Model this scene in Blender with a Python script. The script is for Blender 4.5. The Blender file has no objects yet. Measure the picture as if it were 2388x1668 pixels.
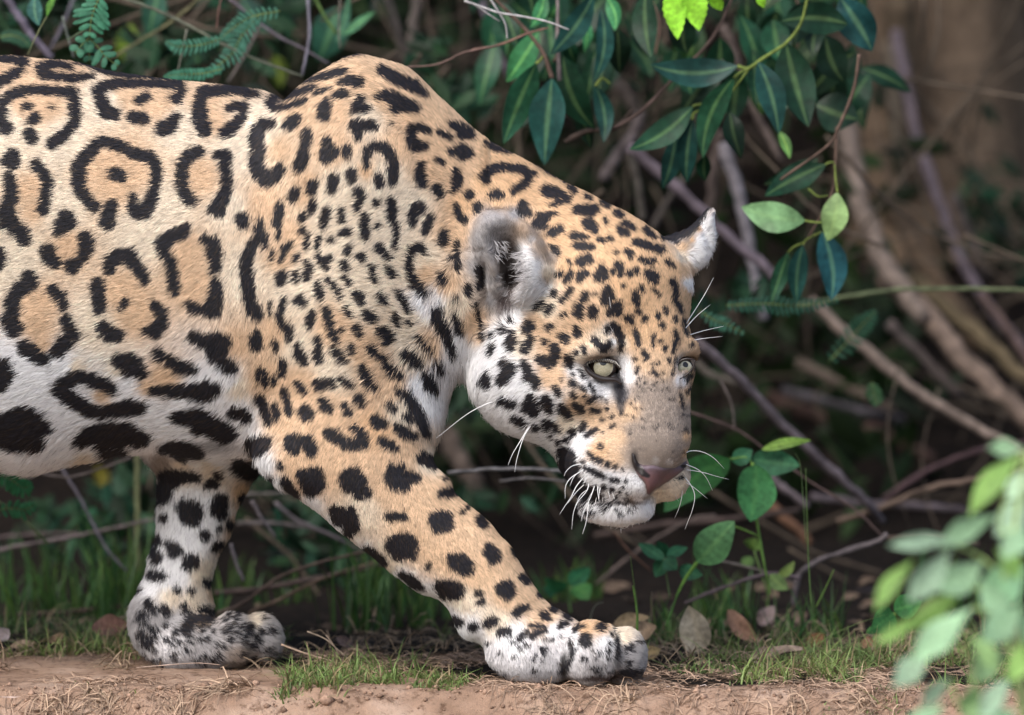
import bpy, math, random
import numpy as np
from mathutils import Vector, Matrix, noise

random.seed(7)
RNG = np.random.default_rng(11)
scene = bpy.context.scene

# ------------------------------------------------------------------ camera: long lens, low on the river
D, ZC, PITCH = 12.0, 0.373, math.radians(4.0)
SHW, SHH, MPP = 1194.0, 834.0, 1.0 / 2000.0        # half chart size and metres per chart unit at the animal
CAM = np.array([0.0, -D * math.cos(PITCH), ZC + D * math.sin(PITCH)])
FW = np.array([0.0, math.cos(PITCH), -math.sin(PITCH)])
UP = np.array([0.0, math.sin(PITCH), math.cos(PITCH)])
cam_data = bpy.data.cameras.new("camera")
cam = bpy.data.objects.new("camera", cam_data)
scene.collection.objects.link(cam)
cam.location = CAM
cam.rotation_euler = (math.pi / 2 - PITCH, 0, 0)
cam_data.sensor_width = 36.0
cam_data.lens = 36.0 * D / (2 * SHW * MPP)
cam_data.clip_start, cam_data.clip_end = 1.0, 400.0
cam_data.dof.use_dof = True
cam_data.dof.focus_distance = D - 0.12
cam_data.dof.aperture_fstop = 3.6
scene.camera = cam

# ------------------------------------------------------------------ light: soft bright shade on a river bank
world = bpy.data.worlds.new("World")
scene.world = world
world.use_nodes = True
wn = world.node_tree.nodes
wl = world.node_tree.links
wn.clear()
w_out = wn.new("ShaderNodeOutputWorld")
w_bg = wn.new("ShaderNodeBackground")
w_sky = wn.new("ShaderNodeTexSky")
w_sky.sky_type = 'NISHITA'
w_sky.sun_disc = False
SUN_EL, SUN_AZ = math.radians(45), math.radians(-28)   # azimuth off the camera's back, to the left
w_sky.sun_elevation = SUN_EL
w_sky.sun_rotation = math.pi + SUN_AZ * -1
w_sky.air_density = 1.0
w_sky.dust_density = 3.0
w_bg.inputs["Strength"].default_value = 0.13
wl.new(w_sky.outputs[0], w_bg.inputs[0])
wl.new(w_bg.outputs[0], w_out.inputs[0])
sun_data = bpy.data.lights.new("sun", 'SUN')
sun_data.energy = 1.5
sun_data.angle = math.radians(35)
sun_data.color = (1.0, 0.975, 0.94)
sun = bpy.data.objects.new("sun", sun_data)
scene.collection.objects.link(sun)
sd = Vector((math.sin(SUN_AZ) * math.cos(SUN_EL), -math.cos(SUN_AZ) * math.cos(SUN_EL), math.sin(SUN_EL)))
sun.rotation_euler = sd.to_track_quat('Z', 'Y').to_euler()
scene.view_settings.view_transform = 'Standard'
scene.view_settings.look = 'None'
scene.view_settings.gamma = 1.0
scene.view_settings.use_curve_mapping = False
scene.view_settings.exposure = 0.88
scene.cycles.max_bounces = 6
scene.cycles.diffuse_bounces = 3
scene.cycles.glossy_bounces = 2
scene.cycles.transparent_max_bounces = 8
scene.cycles.use_denoising = True

# ------------------------------------------------------------------ helpers
def P(sx, sy, y=0.0):
    """the point at world depth y that stands at chart position (sx, sy)"""
    d = FW + np.array([(sx - SHW) * MPP / D, 0, 0]) + UP * ((SHH - sy) * MPP / D)
    t = (y - CAM[1]) / d[1]
    return CAM + d * t

def chart(p):
    """chart positions of world points (n,3)"""
    q = np.asarray(p) - CAM
    dep = q @ FW
    return SHW + q[:, 0] / dep * D / MPP, SHH - (q @ UP) / dep * D / MPP

def link(o, parent=None):
    scene.collection.objects.link(o)
    if parent is not None:
        o.parent = parent
    return o

def tag(o, label=None, cat=None, group=None, kind=None):
    if label: o["label"] = label
    if cat: o["category"] = cat
    if group: o["group"] = group
    if kind: o["kind"] = kind
    return o

def empty(name, loc, label, cat, group=None):
    o = bpy.data.objects.new(name, None)
    o.empty_display_size = 0.05
    o.location = Vector(loc)
    scene.collection.objects.link(o)
    return tag(o, label, cat, group)

def mesh_obj(name, verts, faces, mat=None, parent=None, smooth=True):
    me = bpy.data.meshes.new(name)
    verts = np.asarray(verts, dtype=np.float32)
    me.from_pydata(verts.tolist() if len(verts) < 60000 else verts, [], faces)
    me.update()
    if smooth:
        me.polygons.foreach_set("use_smooth", np.ones(len(me.polygons), dtype=bool))
    if mat: me.materials.append(mat)
    o = bpy.data.objects.new(name, me)
    return link(o, parent)

def fast_mesh(name, verts, quads, k=None):
    """mesh out of numpy arrays; quads is (n, 3) or (n, 4)"""
    me = bpy.data.meshes.new(name)
    verts = np.ascontiguousarray(verts, dtype=np.float32)
    quads = np.ascontiguousarray(quads, dtype=np.int32)
    n, k = quads.shape
    me.vertices.add(len(verts)); me.vertices.foreach_set("co", verts.ravel())
    me.loops.add(n * k); me.loops.foreach_set("vertex_index", quads.ravel())
    me.polygons.add(n); me.polygons.foreach_set("loop_start", np.arange(0, n * k, k, dtype=np.int32))
    me.update(calc_edges=True)
    me.validate()
    return me

def set_color(me, cols, name="coat", domain='POINT'):
    a = me.color_attributes.new(name, 'FLOAT_COLOR', domain)
    c = np.ones((len(cols), 4), dtype=np.float32); c[:, :3] = cols
    a.data.foreach_set("color", c.ravel())

class NT:
    """short hand for building a material's nodes"""
    def __init__(s, name):
        s.m = bpy.data.materials.new(name); s.m.use_nodes = True
        s.t = s.m.node_tree; s.t.nodes.clear()
        s.out = s.n("ShaderNodeOutputMaterial")
        s.b = s.n("ShaderNodeBsdfPrincipled")
        s.l(s.b.outputs[0], s.out.inputs[0])
    def n(s, typ, **kw):
        o = s.t.nodes.new(typ)
        for k, v in kw.items():
            if k.startswith("i_"):
                o.inputs[k[2:].replace("_", " ")].default_value = v
            else: setattr(o, k, v)
        return o
    def l(s, a, b): s.t.links.new(a, b)
    def ramp(s, fac, stops, interp='LINEAR'):
        r = s.n("ShaderNodeValToRGB"); r.color_ramp.interpolation = interp
        e = r.color_ramp.elements
        while len(e) < len(stops): e.new(0.5)
        for q, (p, c) in zip(e, stops):
            q.position = p; q.color = (*c, 1)
        s.l(fac, r.inputs[0]); return r.outputs[0]
    def noise(s, scale, detail=4, rough=0.6, coord=None):
        q = s.n("ShaderNodeTexNoise"); q.inputs["Scale"].default_value = scale
        q.inputs["Detail"].default_value = detail; q.inputs["Roughness"].default_value = rough
        if coord is None:
            coord = s.n("ShaderNodeTexCoord").outputs["Object"]
        s.l(coord, q.inputs["Vector"]); return q.outputs["Fac"]
    def bump(s, h, strength=0.4, dist=0.01):
        b = s.n("ShaderNodeBump"); b.inputs["Strength"].default_value = strength
        b.inputs["Distance"].default_value = dist
        s.l(h, b.inputs["Height"]); s.l(b.outputs[0], s.b.inputs["Normal"])

def tube(path, radii, sides=6, cap=True):
    """verts and faces of a tube through path"""
    path = [Vector(p) for p in path]
    vs, fs = [], []
    n = len(path)
    ref = Vector((0.13, 1.0, 0.21)).normalized()
    prev = None
    for i, p in enumerate(path):
        t = (path[min(i + 1, n - 1)] - path[max(i - 1, 0)])
        t = t.normalized() if t.length > 1e-9 else Vector((0, 0, 1))
        if prev is None:
            a = t.cross(ref)
            if a.length < 1e-3: a = t.cross(Vector((1, 0, 0)))
            a.normalize()
        else:
            a = (prev - t * prev.dot(t)).normalized()
        prev = a
        b = t.cross(a)
        for k in range(sides):
            w = 2 * math.pi * k / sides
            vs.append(p + (a * math.cos(w) + b * math.sin(w)) * radii[i])
    for i in range(n - 1):
        for k in range(sides):
            k2 = (k + 1) % sides
            fs.append((i * sides + k, i * sides + k2, (i + 1) * sides + k2, (i + 1) * sides + k))
    if cap:
        fs.append(tuple(range(sides))[::-1])
        fs.append(tuple((n - 1) * sides + k for k in range(sides)))
    return vs, fs

def spline(pts, n=8):
    """Catmull-Rom through pts (any dimension)"""
    p = np.asarray(pts, float)
    if len(p) < 3:
        t = np.linspace(0, 1, n + 1)[:, None]
        return p[0] * (1 - t) + p[-1] * t
    q = np.vstack([2 * p[0] - p[1], p, 2 * p[-1] - p[-2]])
    out = []
    for i in range(1, len(q) - 2):
        for k in range(n):
            t = k / n
            out.append(0.5 * ((2 * q[i]) + (-q[i - 1] + q[i + 1]) * t + (2 * q[i - 1] - 5 * q[i] + 4 * q[i + 1] - q[i + 2]) * t * t
                              + (-q[i - 1] + 3 * q[i] - 3 * q[i + 1] + q[i + 2]) * t ** 3))
    out.append(p[-1])
    return np.array(out)
# ------------------------------------------------------------------ the river bank
def vnoise(x, y, seed=0):
    """smooth value noise, arrays"""
    xi, yi = np.floor(x).astype(np.int64), np.floor(y).astype(np.int64)
    u, v = x - xi, y - yi
    u, v = u * u * (3 - 2 * u), v * v * (3 - 2 * v)
    def hsh(a, b):
        h = (a * 374761393 + b * 668265263 + seed * 982451653) & 0x7fffffff
        h = ((h ^ (h >> 13)) * 1274126177) & 0x7fffffff
        return (h ^ (h >> 16)) % 65536 / 65535.0
    return (hsh(xi, yi) * (1 - u) * (1 - v) + hsh(xi + 1, yi) * u * (1 - v) + hsh(xi, yi + 1) * (1 - u) * v + hsh(xi + 1, yi + 1) * u * v)
def fbm(x, y, o=4, seed=0):
    s = 0; a = 0.5
    for i in range(o):
        s = s + a * vnoise(x * 2 ** i, y * 2 ** i, seed + i); a *= .5
    return s
def ground_z(x, y):
    x = np.asarray(x, float); y = np.asarray(y, float)
    lip = -0.185 + 0.06 * (fbm(x * 4.1 + 7, x * 0 + 1.5, 3, 3) - .5) - 0.02 * np.clip((x - 0.1) * 2, -1, 1)
    dn = np.clip(lip - y, 0, None)
    z = -1.1 * dn * np.clip(dn / .10, 0, 1) + np.clip(dn - .3, 0, 1.4) * .6
    z = z + 0.006 * (fbm(x * 9, y * 9, 3, 5) - .5) * np.clip(1 - np.abs(y) / 3, 0, 1)
    near = np.clip((y + 0.9) / .3, 0, 1) * np.clip(1 - (y - .2) / .6, 0, 1)
    rough = (fbm(x * 11, y * 14, 3, 13) - .5) * 0.022 + (fbm(x * 26, y * 26, 4, 11) - .5) * 0.016 + (fbm(x * 90, y * 90, 3, 21) - .5) * 0.007
    z = z + rough * near * np.clip(0.35 + dn * 30, 0, 1.3)
    z = z + 0.0065 * np.clip((y + .26) / .06, 0, 1) * np.clip(1 - (y - .2) / .3, 0, 1) * np.clip(1.6 - np.abs(x), 0, 1)
    up = np.clip(y - 1.8, 0, 6)
    z = z + np.where(y > 1.8, (up ** 1.25) * .36 * (0.85 + .3 * fbm(x * .8, y * .8, 3, 31)), 0)
    z = z + 0.03 * np.clip(y - .3, 0, 1) * (fbm(x * 4, y * 4, 3, 41) - .3)
    return z
gx = np.unique(np.concatenate([-np.geomspace(.75, 70, 26)[::-1], np.arange(-.75, .75, .0045), np.geomspace(.75, 70, 26)]))
EDX = np.array([-2388, 0, 330, 560, 660, 900, 1130, 1250, 1480, 1600, 1900, 2388, 5000]); EDY = np.array([.24, .24, .22, .12, .02, -.02, -.10, .0, .02, -.13, -.14, -.17, -.17])
gy = np.unique(np.concatenate([-np.geomspace(.52, 30, 20)[::-1], np.arange(-.52, -.12, .0035), np.arange(-.12, 1.3, .011), np.geomspace(1.3, 90, 40)]))
GX, GY = np.meshgrid(gx, gy, indexing='ij')
GZ = ground_z(GX, GY)
_i = np.arange(len(gx) * len(gy)).reshape(len(gx), len(gy))
_q = np.stack([_i[:-1, :-1], _i[1:, :-1], _i[1:, 1:], _i[:-1, 1:]], -1).reshape(-1, 4)
g_me = fast_mesh("ground", np.stack([GX, GY, GZ], -1).reshape(-1, 3), _q)
g_me.polygons.foreach_set("use_smooth", np.ones(len(g_me.polygons), dtype=bool))
_sx = SHW + GX / MPP
_e = np.interp(_sx, EDX, EDY) + (fbm(GX * 7, GY * 9, 4, 61) - .47) * .34
_bare = np.clip((_e - GY) / .07 + .5, 0, 1).reshape(-1)
set_color(g_me, np.repeat(_bare[:, None], 3, 1), "bare")
mt = NT("bank_soil")
tc = mt.n("ShaderNodeTexCoord").outputs["Object"]
n1 = mt.noise(9, 6, .65, tc); n2 = mt.noise(70, 5, .7, tc); n3 = mt.noise(420, 3, .7, tc)
sep = mt.n("ShaderNodeSeparateXYZ"); mt.l(tc, sep.inputs[0])
soil = mt.ramp(n1, [(.3, (.20, .125, .085)), (.5, (.32, .215, .155)), (.68, (.46, .335, .26))])
speck = mt.ramp(n2, [(.36, (.38, .33, .30)), (.47, (1, 1, 1)), (.62, (1.12, 1.1, 1.08))])
mul = mt.n("ShaderNodeMix", data_type='RGBA', blend_type='MULTIPLY'); mul.inputs[0].default_value = .8
mt.l(soil, mul.inputs[6]); mt.l(speck, mul.inputs[7])
litter = mt.ramp(n2, [(.35, (.004, .0027, .002)), (.54, (.012, .008, .006)), (.72, (.05, .034, .025))])
# bare pale soil at the lip, leaf mould further in with painted thicket shade
mr = mt.n("ShaderNodeAttribute", attribute_name="bare")
mix = mt.n("ShaderNodeMix", data_type='RGBA'); mt.l(mr.outputs["Fac"], mix.inputs[0]); mt.l(mul.outputs[2], mix.inputs[7]); mt.l(litter, mix.inputs[6])
mt.l(mix.outputs[2], mt.b.inputs["Base Color"])
mt.b.inputs["Roughness"].default_value = .95; mt.b.inputs["Specular IOR Level"].default_value = .15
ad = mt.n("ShaderNodeMath", operation='ADD'); mt.l(n2, ad.inputs[0]); mt.l(n3, ad.inputs[1])
mt.bump(ad.outputs[0], .7, .004)
g_me.materials.append(mt.m)
ground = link(bpy.data.objects.new("ground", g_me)); ground["kind"] = "structure"

mt = NT("river_water"); mt.b.inputs["Base Color"].default_value = (.05, .045, .03, 1); mt.b.inputs["Roughness"].default_value = .12
mt.bump(mt.noise(3, 3), .3, .02)
water = mesh_obj("river_water", [(-80, -60, -.62), (80, -60, -.62), (80, -.9, -.62), (-80, -.9, -.62)], [(0, 1, 2, 3)], mt.m); water["kind"] = "structure"
FUR_COUNT = 1200000
# ------------------------------------------------------------------ coat markings of the jaguar, and shade painted in the toe gap
# every mark is a chain of "x,y,radius" discs; a header gives the origin and the scale of its chart
COAT = """
@0 100 3.818
0,150,22 120,160,25 240,180,30;200,240,30 150,280,35 60,330,40 0,360,35;320,110,12 480,115,14
380,240,45 450,210,35 550,200,22 640,225,22;400,280,45 550,315,25 680,330,30 780,310,22 840,305,15
680,170,15 780,190,25 880,230,30 980,260,35 1100,280,35 1250,290,30 1400,300,22 1500,305,12
1880,345,10 2050,360,20 2290,390,25
40,540,40 100,480,42 200,435,38 320,420,30 450,430,32 560,445,32 660,450,40 675,540,40 680,650,45 670,740,42 610,790,40 540,860,45 480,900,45
30,600,35 25,700,35 70,760,55;250,570,30 285,575,18;475,585,12;320,670,45 300,690,40;280,820,50 300,860,45
880,440,45 960,390,42 1080,370,35 1200,375,30 1350,375,28 1500,370,32 1620,395,42 1620,460,40 1590,520,28 1530,495,15
880,440,45 920,530,50 950,620,55 1030,640,50;1250,520,35 1310,490,38;1190,670,45 1280,680,45 1310,690,30;1460,770,60 1540,740,50 1580,660,30
1820,450,45 1950,440,38 2080,425,35 2200,445,35 2290,470,22;1820,450,45 1790,560,55 1790,680,60 1830,780,60
2040,590,22 2120,570,32 2190,570,32 2160,660,38 2100,740,40 2010,800,45
910,870,30 960,880,40 1080,920,40 1200,990,40 1340,1020,50 1400,1080,40 1410,1180,40 1390,1280,38 1360,1400,50 1290,1500,60 1220,1510,50 1190,1440,40 1200,1370,25
870,910,45 800,990,50 720,1090,55 710,1200,60 720,1300,50 780,1390,45 850,1460,40;1010,1440,45 980,1530,60 970,1600,60;1030,1170,50 1090,1190,45
1780,970,45 1690,1010,50 1640,1100,50 1630,1200,45 1640,1320,45 1710,1400,50
1930,1000,25 2020,1000,45 2010,1100,45 2030,1200,40 2020,1320,40 1960,1430,50 1900,1480,40 1960,1510,30
110,1050,75 120,1010,60;330,1090,45 400,1160,40 440,1250,40 410,1380,40 390,1490,38;90,1200,45 110,1300,50 110,1400,55 70,1500,60 80,1600,70
@0 480 3.818
100,60,50 90,100,60 130,170,60 200,240,60 230,300,50;400,30,45;600,100,60 570,180,60 530,220,40;640,150,50;770,280,50 780,350,60 760,430,50
440,400,60 450,450,60 510,500,45;660,530,65 720,490,35;15,470,50 10,400,30;10,530,30
270,640,60 290,690,55 200,730,60 160,760,50 120,870,60 130,950,55 100,1020,70 130,1100,60 170,1080,50;490,750,45 550,810,50 580,880,35
600,1010,40 640,1100,50 680,1150,35;570,1230,55 520,1290,50;600,1200,60;230,1250,55 310,1300,60 390,1350,50
990,570,40 990,500,50 1060,440,55 1160,440,60 1220,520,50 1280,600,45 1300,660,35;880,700,55 890,800,55 900,900,50;930,1080,50 980,1130,65 1060,1150,50
1390,870,30 1450,950,50 1450,1040,50 1400,1110,55 1320,1110,35;1130,850,28 1090,910,15
1670,190,30 1640,230,50 1540,270,55 1450,330,50 1470,400,45 1530,500,40 1550,600,40 1560,720,45 1570,760,30
1840,290,40 1900,330,55 1920,430,55 1930,550,40 1910,570,30;1930,680,40 1930,800,55 1910,920,60 1800,920,30 1720,900,45 1700,880,30
2160,120,42 2170,90,35;2170,160,30;2230,420,45 2200,500,40 2200,620,40 2220,760,40 2240,880,40 2290,960,45
1740,1160,45 1850,1200,60 1950,1180,60 2000,1200,55;1900,1300,50 1980,1370,50 2060,1420,50;1960,1280,70
1070,1370,50 1180,1380,70 1240,1440,65;1160,1430,60;1290,1480,30;1420,1310,45 1500,1350,35 1600,1410,45 1690,1430,40 1740,1440,25
@0 820 3.818
40,120,60 50,200,80 30,270,60
690,210,35 800,230,50 920,270,50 990,310,45 1030,330,30;690,210,40 580,280,50 540,330,55 620,390,60 720,450,55 800,500,55 900,530,35 1030,500,40 1150,480,60 1250,480,50 1290,470,30;640,260,50
1390,330,25 1500,330,40 1620,340,50 1740,330,55 1850,330,60 1930,310,40;1800,370,45 1860,390,25;1850,280,40
1590,570,35 1700,570,50 1790,560,70 1880,620,75 1980,680,75 2060,700,50 2010,740,40;1790,660,45;2090,530,35 2160,530,50 2200,570,35;2250,810,40 2270,850,40
60,640,80 200,560,70 280,540,50 330,620,90 230,700,130 100,720,110 330,760,70;410,650,50;20,680,110 0,740,80;220,560,80
720,770,35 800,720,50 900,700,70 1050,690,75 1150,690,65 1250,740,60 1310,760,35;1100,760,40 900,770,50
930,860,20 1030,870,30 1120,870,25;1460,850,25 1560,840,50 1680,850,60 1750,870,50 1820,890,25;1640,910,50
1450,1080,40 1560,1100,60 1700,1100,40 1760,1110,25;1480,1180,70 1470,1270,60 1450,1320,35;1540,1150,60
1690,1420,110 1640,1380,60 1720,1490,50;1960,1330,60 1940,1390,60 1970,1440,45;1900,1160,45 1850,1190,25;1960,1080,30;1470,1470,28;2160,1300,35 2170,1340,30;2040,1540,30
2150,1000,60 2240,1040,70
@550 100 3.818
530,360,12 590,310,32 640,280,22;730,260,12 790,190,25 880,140,35 980,105,35 1080,90,32 1160,85,28 1220,105,15
640,330,20 740,310,25 840,285,30 930,260,32 990,255,25;560,350,15 640,335,18;940,350,20 1030,340,45 1110,350,45 1080,370,35
310,540,40 360,510,40 420,480,40 520,450,32 620,420,28 700,390,25 730,395,18;330,580,30 400,570,30 480,560,22 560,530,30 630,505,22;700,450,12 780,425,22 850,405,12
20,440,15 130,465,32 210,470,25;460,730,30 510,700,55 550,670,45;500,740,35;900,470,28 960,450,42 1000,450,25;820,530,40 800,580,60 790,640,55
1120,510,45 1090,570,55 1150,590,35 1200,585,20;1050,610,25;1310,250,40 1370,290,50 1460,340,55 1560,390,50 1640,440,40 1700,480,22;1600,400,50
1280,490,25 1350,470,45 1420,510,65 1500,560,65 1590,580,50 1620,600,30;1430,590,50;1060,730,50 1130,730,45 1210,730,45 1240,740,28;1090,790,50 1090,840,30;1390,720,16
330,710,35 260,720,50 200,780,55 190,870,65 210,960,60 190,1060,65 220,1150,70 270,1210,70 350,1180,60 400,1130,50 400,1090,35
640,790,40 640,850,50 620,920,35 610,1000,55 580,1080,50 560,1110,35;820,880,45 820,960,60 810,1020,50 880,970,45;990,940,45 990,980,40
1640,760,35 1570,770,40 1560,850,50 1600,920,55 1680,930,40;1640,760,35 1700,780,30 1730,800,22;1810,800,18 1870,830,30 1920,860,22;1930,740,30 2000,770,50 2080,820,50
1930,980,40 2020,970,60 2070,990,50;2010,1030,30;2230,900,12 2290,930,30
1160,1090,30 1160,1020,25 1170,950,35 1220,920,45 1320,920,45 1370,980,45 1400,1070,50 1400,1170,50 1390,1240,35;1270,1200,45 1280,1250,40
880,1200,50 870,1260,45 860,1310,30;1030,1160,50 1040,1210,45;690,1260,50 680,1310,45;700,1240,35;530,1330,45 510,1380,40;550,1310,30
700,1410,28 690,1460,35 680,1500,25;400,1440,35 390,1510,45 370,1570,35 360,1604,30;1090,1310,40 1120,1350,45 1110,1410,35 1080,1470,25;1260,1420,32
1390,1410,40 1400,1490,40 1390,1570,38;1590,1460,35 1650,1450,40;1590,1460,35 1580,1530,40 1580,1600,35;1740,1550,30;820,1480,30 810,1550,40 790,1590,25
950,1490,25 960,1560,20;1150,1540,25 1160,1590,28;600,1530,30 600,1570,25;210,1580,20;1650,1100,40 1640,1180,45 1670,1250,45;1800,1050,22 1850,1080,22
1960,1150,35 1980,1220,50 1960,1290,45 1940,1320,30;1800,1310,55 1820,1340,40;2080,1360,45;2150,1460,40 2150,1490,35;1960,1450,22 1970,1510,28 2010,1570,40
2270,1360,25;2220,1200,45 2260,1150,40 2290,1120,30
@550 480 3.818
60,100,45 65,150,40;60,130,45;210,130,25 215,200,45 240,270,50 270,350,25;190,290,40 130,390,35 110,450,50 100,540,50 110,650,55 120,740,50 130,830,50 170,920,60 200,950,50
330,400,12 325,480,10;310,850,12 310,950,8;390,40,42 370,120,35 390,200,20 385,280,14;600,100,35;690,20,25;830,40,25 800,110,38 790,180,30;950,40,28 955,130,22;1100,10,30
600,220,30 640,270,25 640,320,22 630,370,20;490,330,28 440,380,30 420,450,18 405,500,8;550,450,25 540,480,22;750,290,30 730,360,22;865,295,32
985,230,48 960,240,30;1160,90,32 1155,160,35 1160,230,45 1165,280,25;1270,175,26;1380,40,40 1400,120,30 1430,200,28 1440,260,25 1420,330,22 1425,380,15
1600,20,45 1590,100,35 1570,140,25;1660,30,40;1740,100,38 1700,170,42 1690,230,30;1970,20,25 1990,90,28 2030,130,38;2145,30,35
1850,270,45 1850,320,45;1860,240,35;1970,330,22 1960,400,22 1975,480,28 1970,560,25;1920,460,22;1015,370,35 1000,410,30;1130,450,38 1135,475,32
1280,360,35 1340,430,30 1370,470,20;740,440,22 800,500,45 850,460,25;810,540,30;640,500,25 660,560,35 640,630,35;540,620,38 545,650,30;415,620,45 410,670,45;430,610,40
980,520,42 985,550,35;975,500,25;1215,540,25 1225,610,25 1250,670,25;1360,550,20 1380,580,30 1400,620,28
1690,420,22 1650,370,35 1580,390,35 1550,460,32 1550,540,32 1560,620,38 1610,700,45 1670,770,45;1820,610,22 1840,660,38;2080,710,15 2070,740,25 2075,780,20;1960,810,22
990,640,30 1020,690,30;840,650,25 880,700,25 920,770,25 945,820,15;740,700,30 750,760,42 765,810,25;1110,810,45 1120,850,35;1080,780,30
1290,790,20 1310,820,35 1340,860,22;1440,750,14 1480,820,25 1510,880,25 1540,940,18;580,840,48 610,860,35;540,840,25
440,830,25 420,890,28 390,960,30 420,1050,28 480,1090,40 480,1150,32 480,1180,18;820,930,42 840,1000,35 860,1090,35 890,1170,35 920,1210,18;690,950,32 670,1010,38 670,1050,30
990,920,22 1030,980,20;1190,970,48 1230,1000,42;1170,950,35;1420,990,28 1450,1060,18;1550,1040,26
1790,920,40 1800,1000,55 1850,1100,55 1890,1200,35 1920,1300,22;1950,950,15 1960,1000,22 1990,1100,35
1090,1090,35 1110,1140,30;960,1100,18;1320,1120,48 1370,1170,45 1350,1200,30;1290,1100,25;1630,1160,20 1670,1230,28 1720,1280,18
190,1180,52 190,1230,48;190,1110,25;350,1210,25 360,1270,20;560,1240,30 570,1310,45 610,1370,42 630,1400,20;740,1180,30 750,1250,30 740,1310,40 750,1360,38
890,1260,25 900,1290,40 950,1340,45 980,1370,30;1040,1260,32 1055,1290,25;1210,1270,38 1280,1320,28 1340,1390,35 1400,1460,42 1450,1500,32
1500,1310,25 1530,1320,45 1590,1360,50 1630,1400,35;1780,1380,28 1810,1460,15;1690,1480,20 1700,1530,45 1720,1600,48
425,1390,38 420,1460,35 415,1500,22;230,1470,42 250,1530,45 280,1570,30;340,1530,25 345,1570,22;1140,1430,25 1170,1500,40 1190,1560,40
2120,870,10 2150,960,12 2190,1060,10 2210,1180,10;2160,560,35 2170,640,35 2160,720,22;2280,1150,25;2280,1290,25
@550 860 3.818
550,120,25 590,160,35 620,200,25;720,120,30 780,130,50 840,120,45 880,150,25;750,165,30;940,80,22 1000,110,32 1050,140,25;1150,30,35 1180,110,35 1230,160,30;1400,30,40
1690,60,40 1720,130,50 1740,180,28;220,250,40 250,320,45 280,410,35 295,480,25;350,330,30 365,390,32 360,440,20;445,190,32 455,270,30 475,350,35 480,390,20
630,360,50 640,400,50 590,380,30;670,400,30;780,290,40 820,330,45 840,360,30;970,320,28 1000,370,32 1020,390,18;1110,250,40 1130,300,35;1080,270,30
1440,180,30 1500,220,45 1560,290,45 1600,380,45 1640,470,35 1680,560,25;1370,320,28 1400,345,22;1510,410,28 1550,440,22;1240,430,30 1260,450,50 1310,480,42 1280,490,35
1430,500,20 1450,520,35 1530,570,42 1580,590,20;1310,630,28 1370,670,38 1420,700,22;40,380,40 0,360,30;160,660,45 190,710,40;280,650,45 270,690,35;230,620,20 240,720,25
500,650,60 520,700,55 540,620,45;640,650,60 670,700,62 680,740,40;590,640,45;830,560,35 850,570,45 920,620,50 980,660,45 1080,670,42 1130,650,50 1130,590,45 1080,530,30 1050,520,20
1640,790,35 1700,820,45 1760,860,30;1650,760,25;400,840,18 410,870,14;590,930,45 650,970,80 700,950,80 680,1060,70 740,1020,55 720,920,45;640,1040,50
1030,920,50 980,970,60 1020,1020,80 1090,990,80 1100,1090,65 1170,1100,45;1060,920,50;1390,880,35 1400,960,75 1440,1010,75 1510,960,60 1600,970,40;1500,1040,50;1370,930,40 1460,880,40
1850,970,15;1820,1100,20 1830,1110,35 1900,1090,40 1950,1100,25;1900,1120,30;440,990,35 480,1040,35 520,1090,30 550,1125,18;310,960,22
880,1260,50 940,1310,85 1010,1330,80 1030,1400,70 1000,1450,50;1030,1260,40;900,1330,50;1360,1310,35 1420,1310,35 1490,1320,35
1780,1340,65 1850,1340,75 1800,1400,65 1870,1390,60;1820,1310,50;2170,1340,32 2200,1380,32;2010,1275,18;2050,1235,15;1430,1550,80 1520,1530,75;1380,1580,45
@800 1200 3.818
1215,40,40 1240,80,35;450,250,65 510,290,110 580,270,90 600,340,60;540,230,60;470,320,60;215,310,35 270,360,50 330,400,42 370,430,20
520,530,28 590,570,42 650,620,42 700,650,22;760,450,26 745,470,20;960,390,42 1010,420,75 1080,460,75 1100,490,50;1050,380,45;1310,330,60 1340,370,60;1290,280,30;1320,420,30
1500,300,20 1530,350,22;870,640,60 930,660,85 1000,670,75;900,690,60 1040,690,35;1600,550,35 1630,580,38;1420,660,65 1460,690,65 1460,640,55
1210,700,28 1190,700,20;1240,765,25 1210,780,18;1770,700,45 1790,710,30;1740,680,20;1540,870,38 1590,840,35 1640,820,18;1790,900,38 1820,920,22;1760,880,20
1860,840,30 1885,860,20;1970,890,28 2000,920,28;1940,860,15;1000,930,30 1040,950,30;1160,990,35;1300,960,42 1350,945,35 1270,970,28;1400,1050,35 1460,1040,38
1570,1110,22 1600,1070,22 1650,1040,10;1680,1080,28 1740,1050,28 1790,1030,18;1660,990,12 1740,990,16 1800,1000,8;1940,970,22 1980,970,20 1920,1000,15;1780,1200,22 1780,1240,12
@1240 1380 5.7275
600,480,25 570,520,28;600,480,25 680,470,20;870,480,30 920,460,50 930,490,35;710,630,70 730,680,65;670,660,50;1060,570,15;1030,690,18;1010,790,18;680,880,14;1270,760,32 1330,740,20;1100,500,16
510,680,20 540,780,22 530,880,22 480,980,18 410,1050,18;1300,960,30;1200,1080,40 1350,1080,45;1120,620,12 1150,760,14 1130,880,10;870,1040,14
@1080 300 3.818
20,50,60 70,70,40;0,60,50;30,220,55 60,230,40;10,240,45;210,150,18 280,180,25 360,205,22 450,220,14;600,280,15 680,330,20 770,390,25 860,440,22 920,480,18
210,470,35 190,430,45 260,370,45 340,350,40 440,360,35 520,370,38 600,420,38 640,410,22;600,420,38 560,490,40 500,530,38 450,570,32;300,590,45 260,600,35;340,600,32
60,590,40 45,600,38;120,700,38 125,730,28;10,810,28;750,560,55 820,580,55 890,600,40 930,640,38 860,660,25 780,690,14;960,610,20;960,530,28 1000,570,28;1110,610,25 1140,630,18
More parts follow.
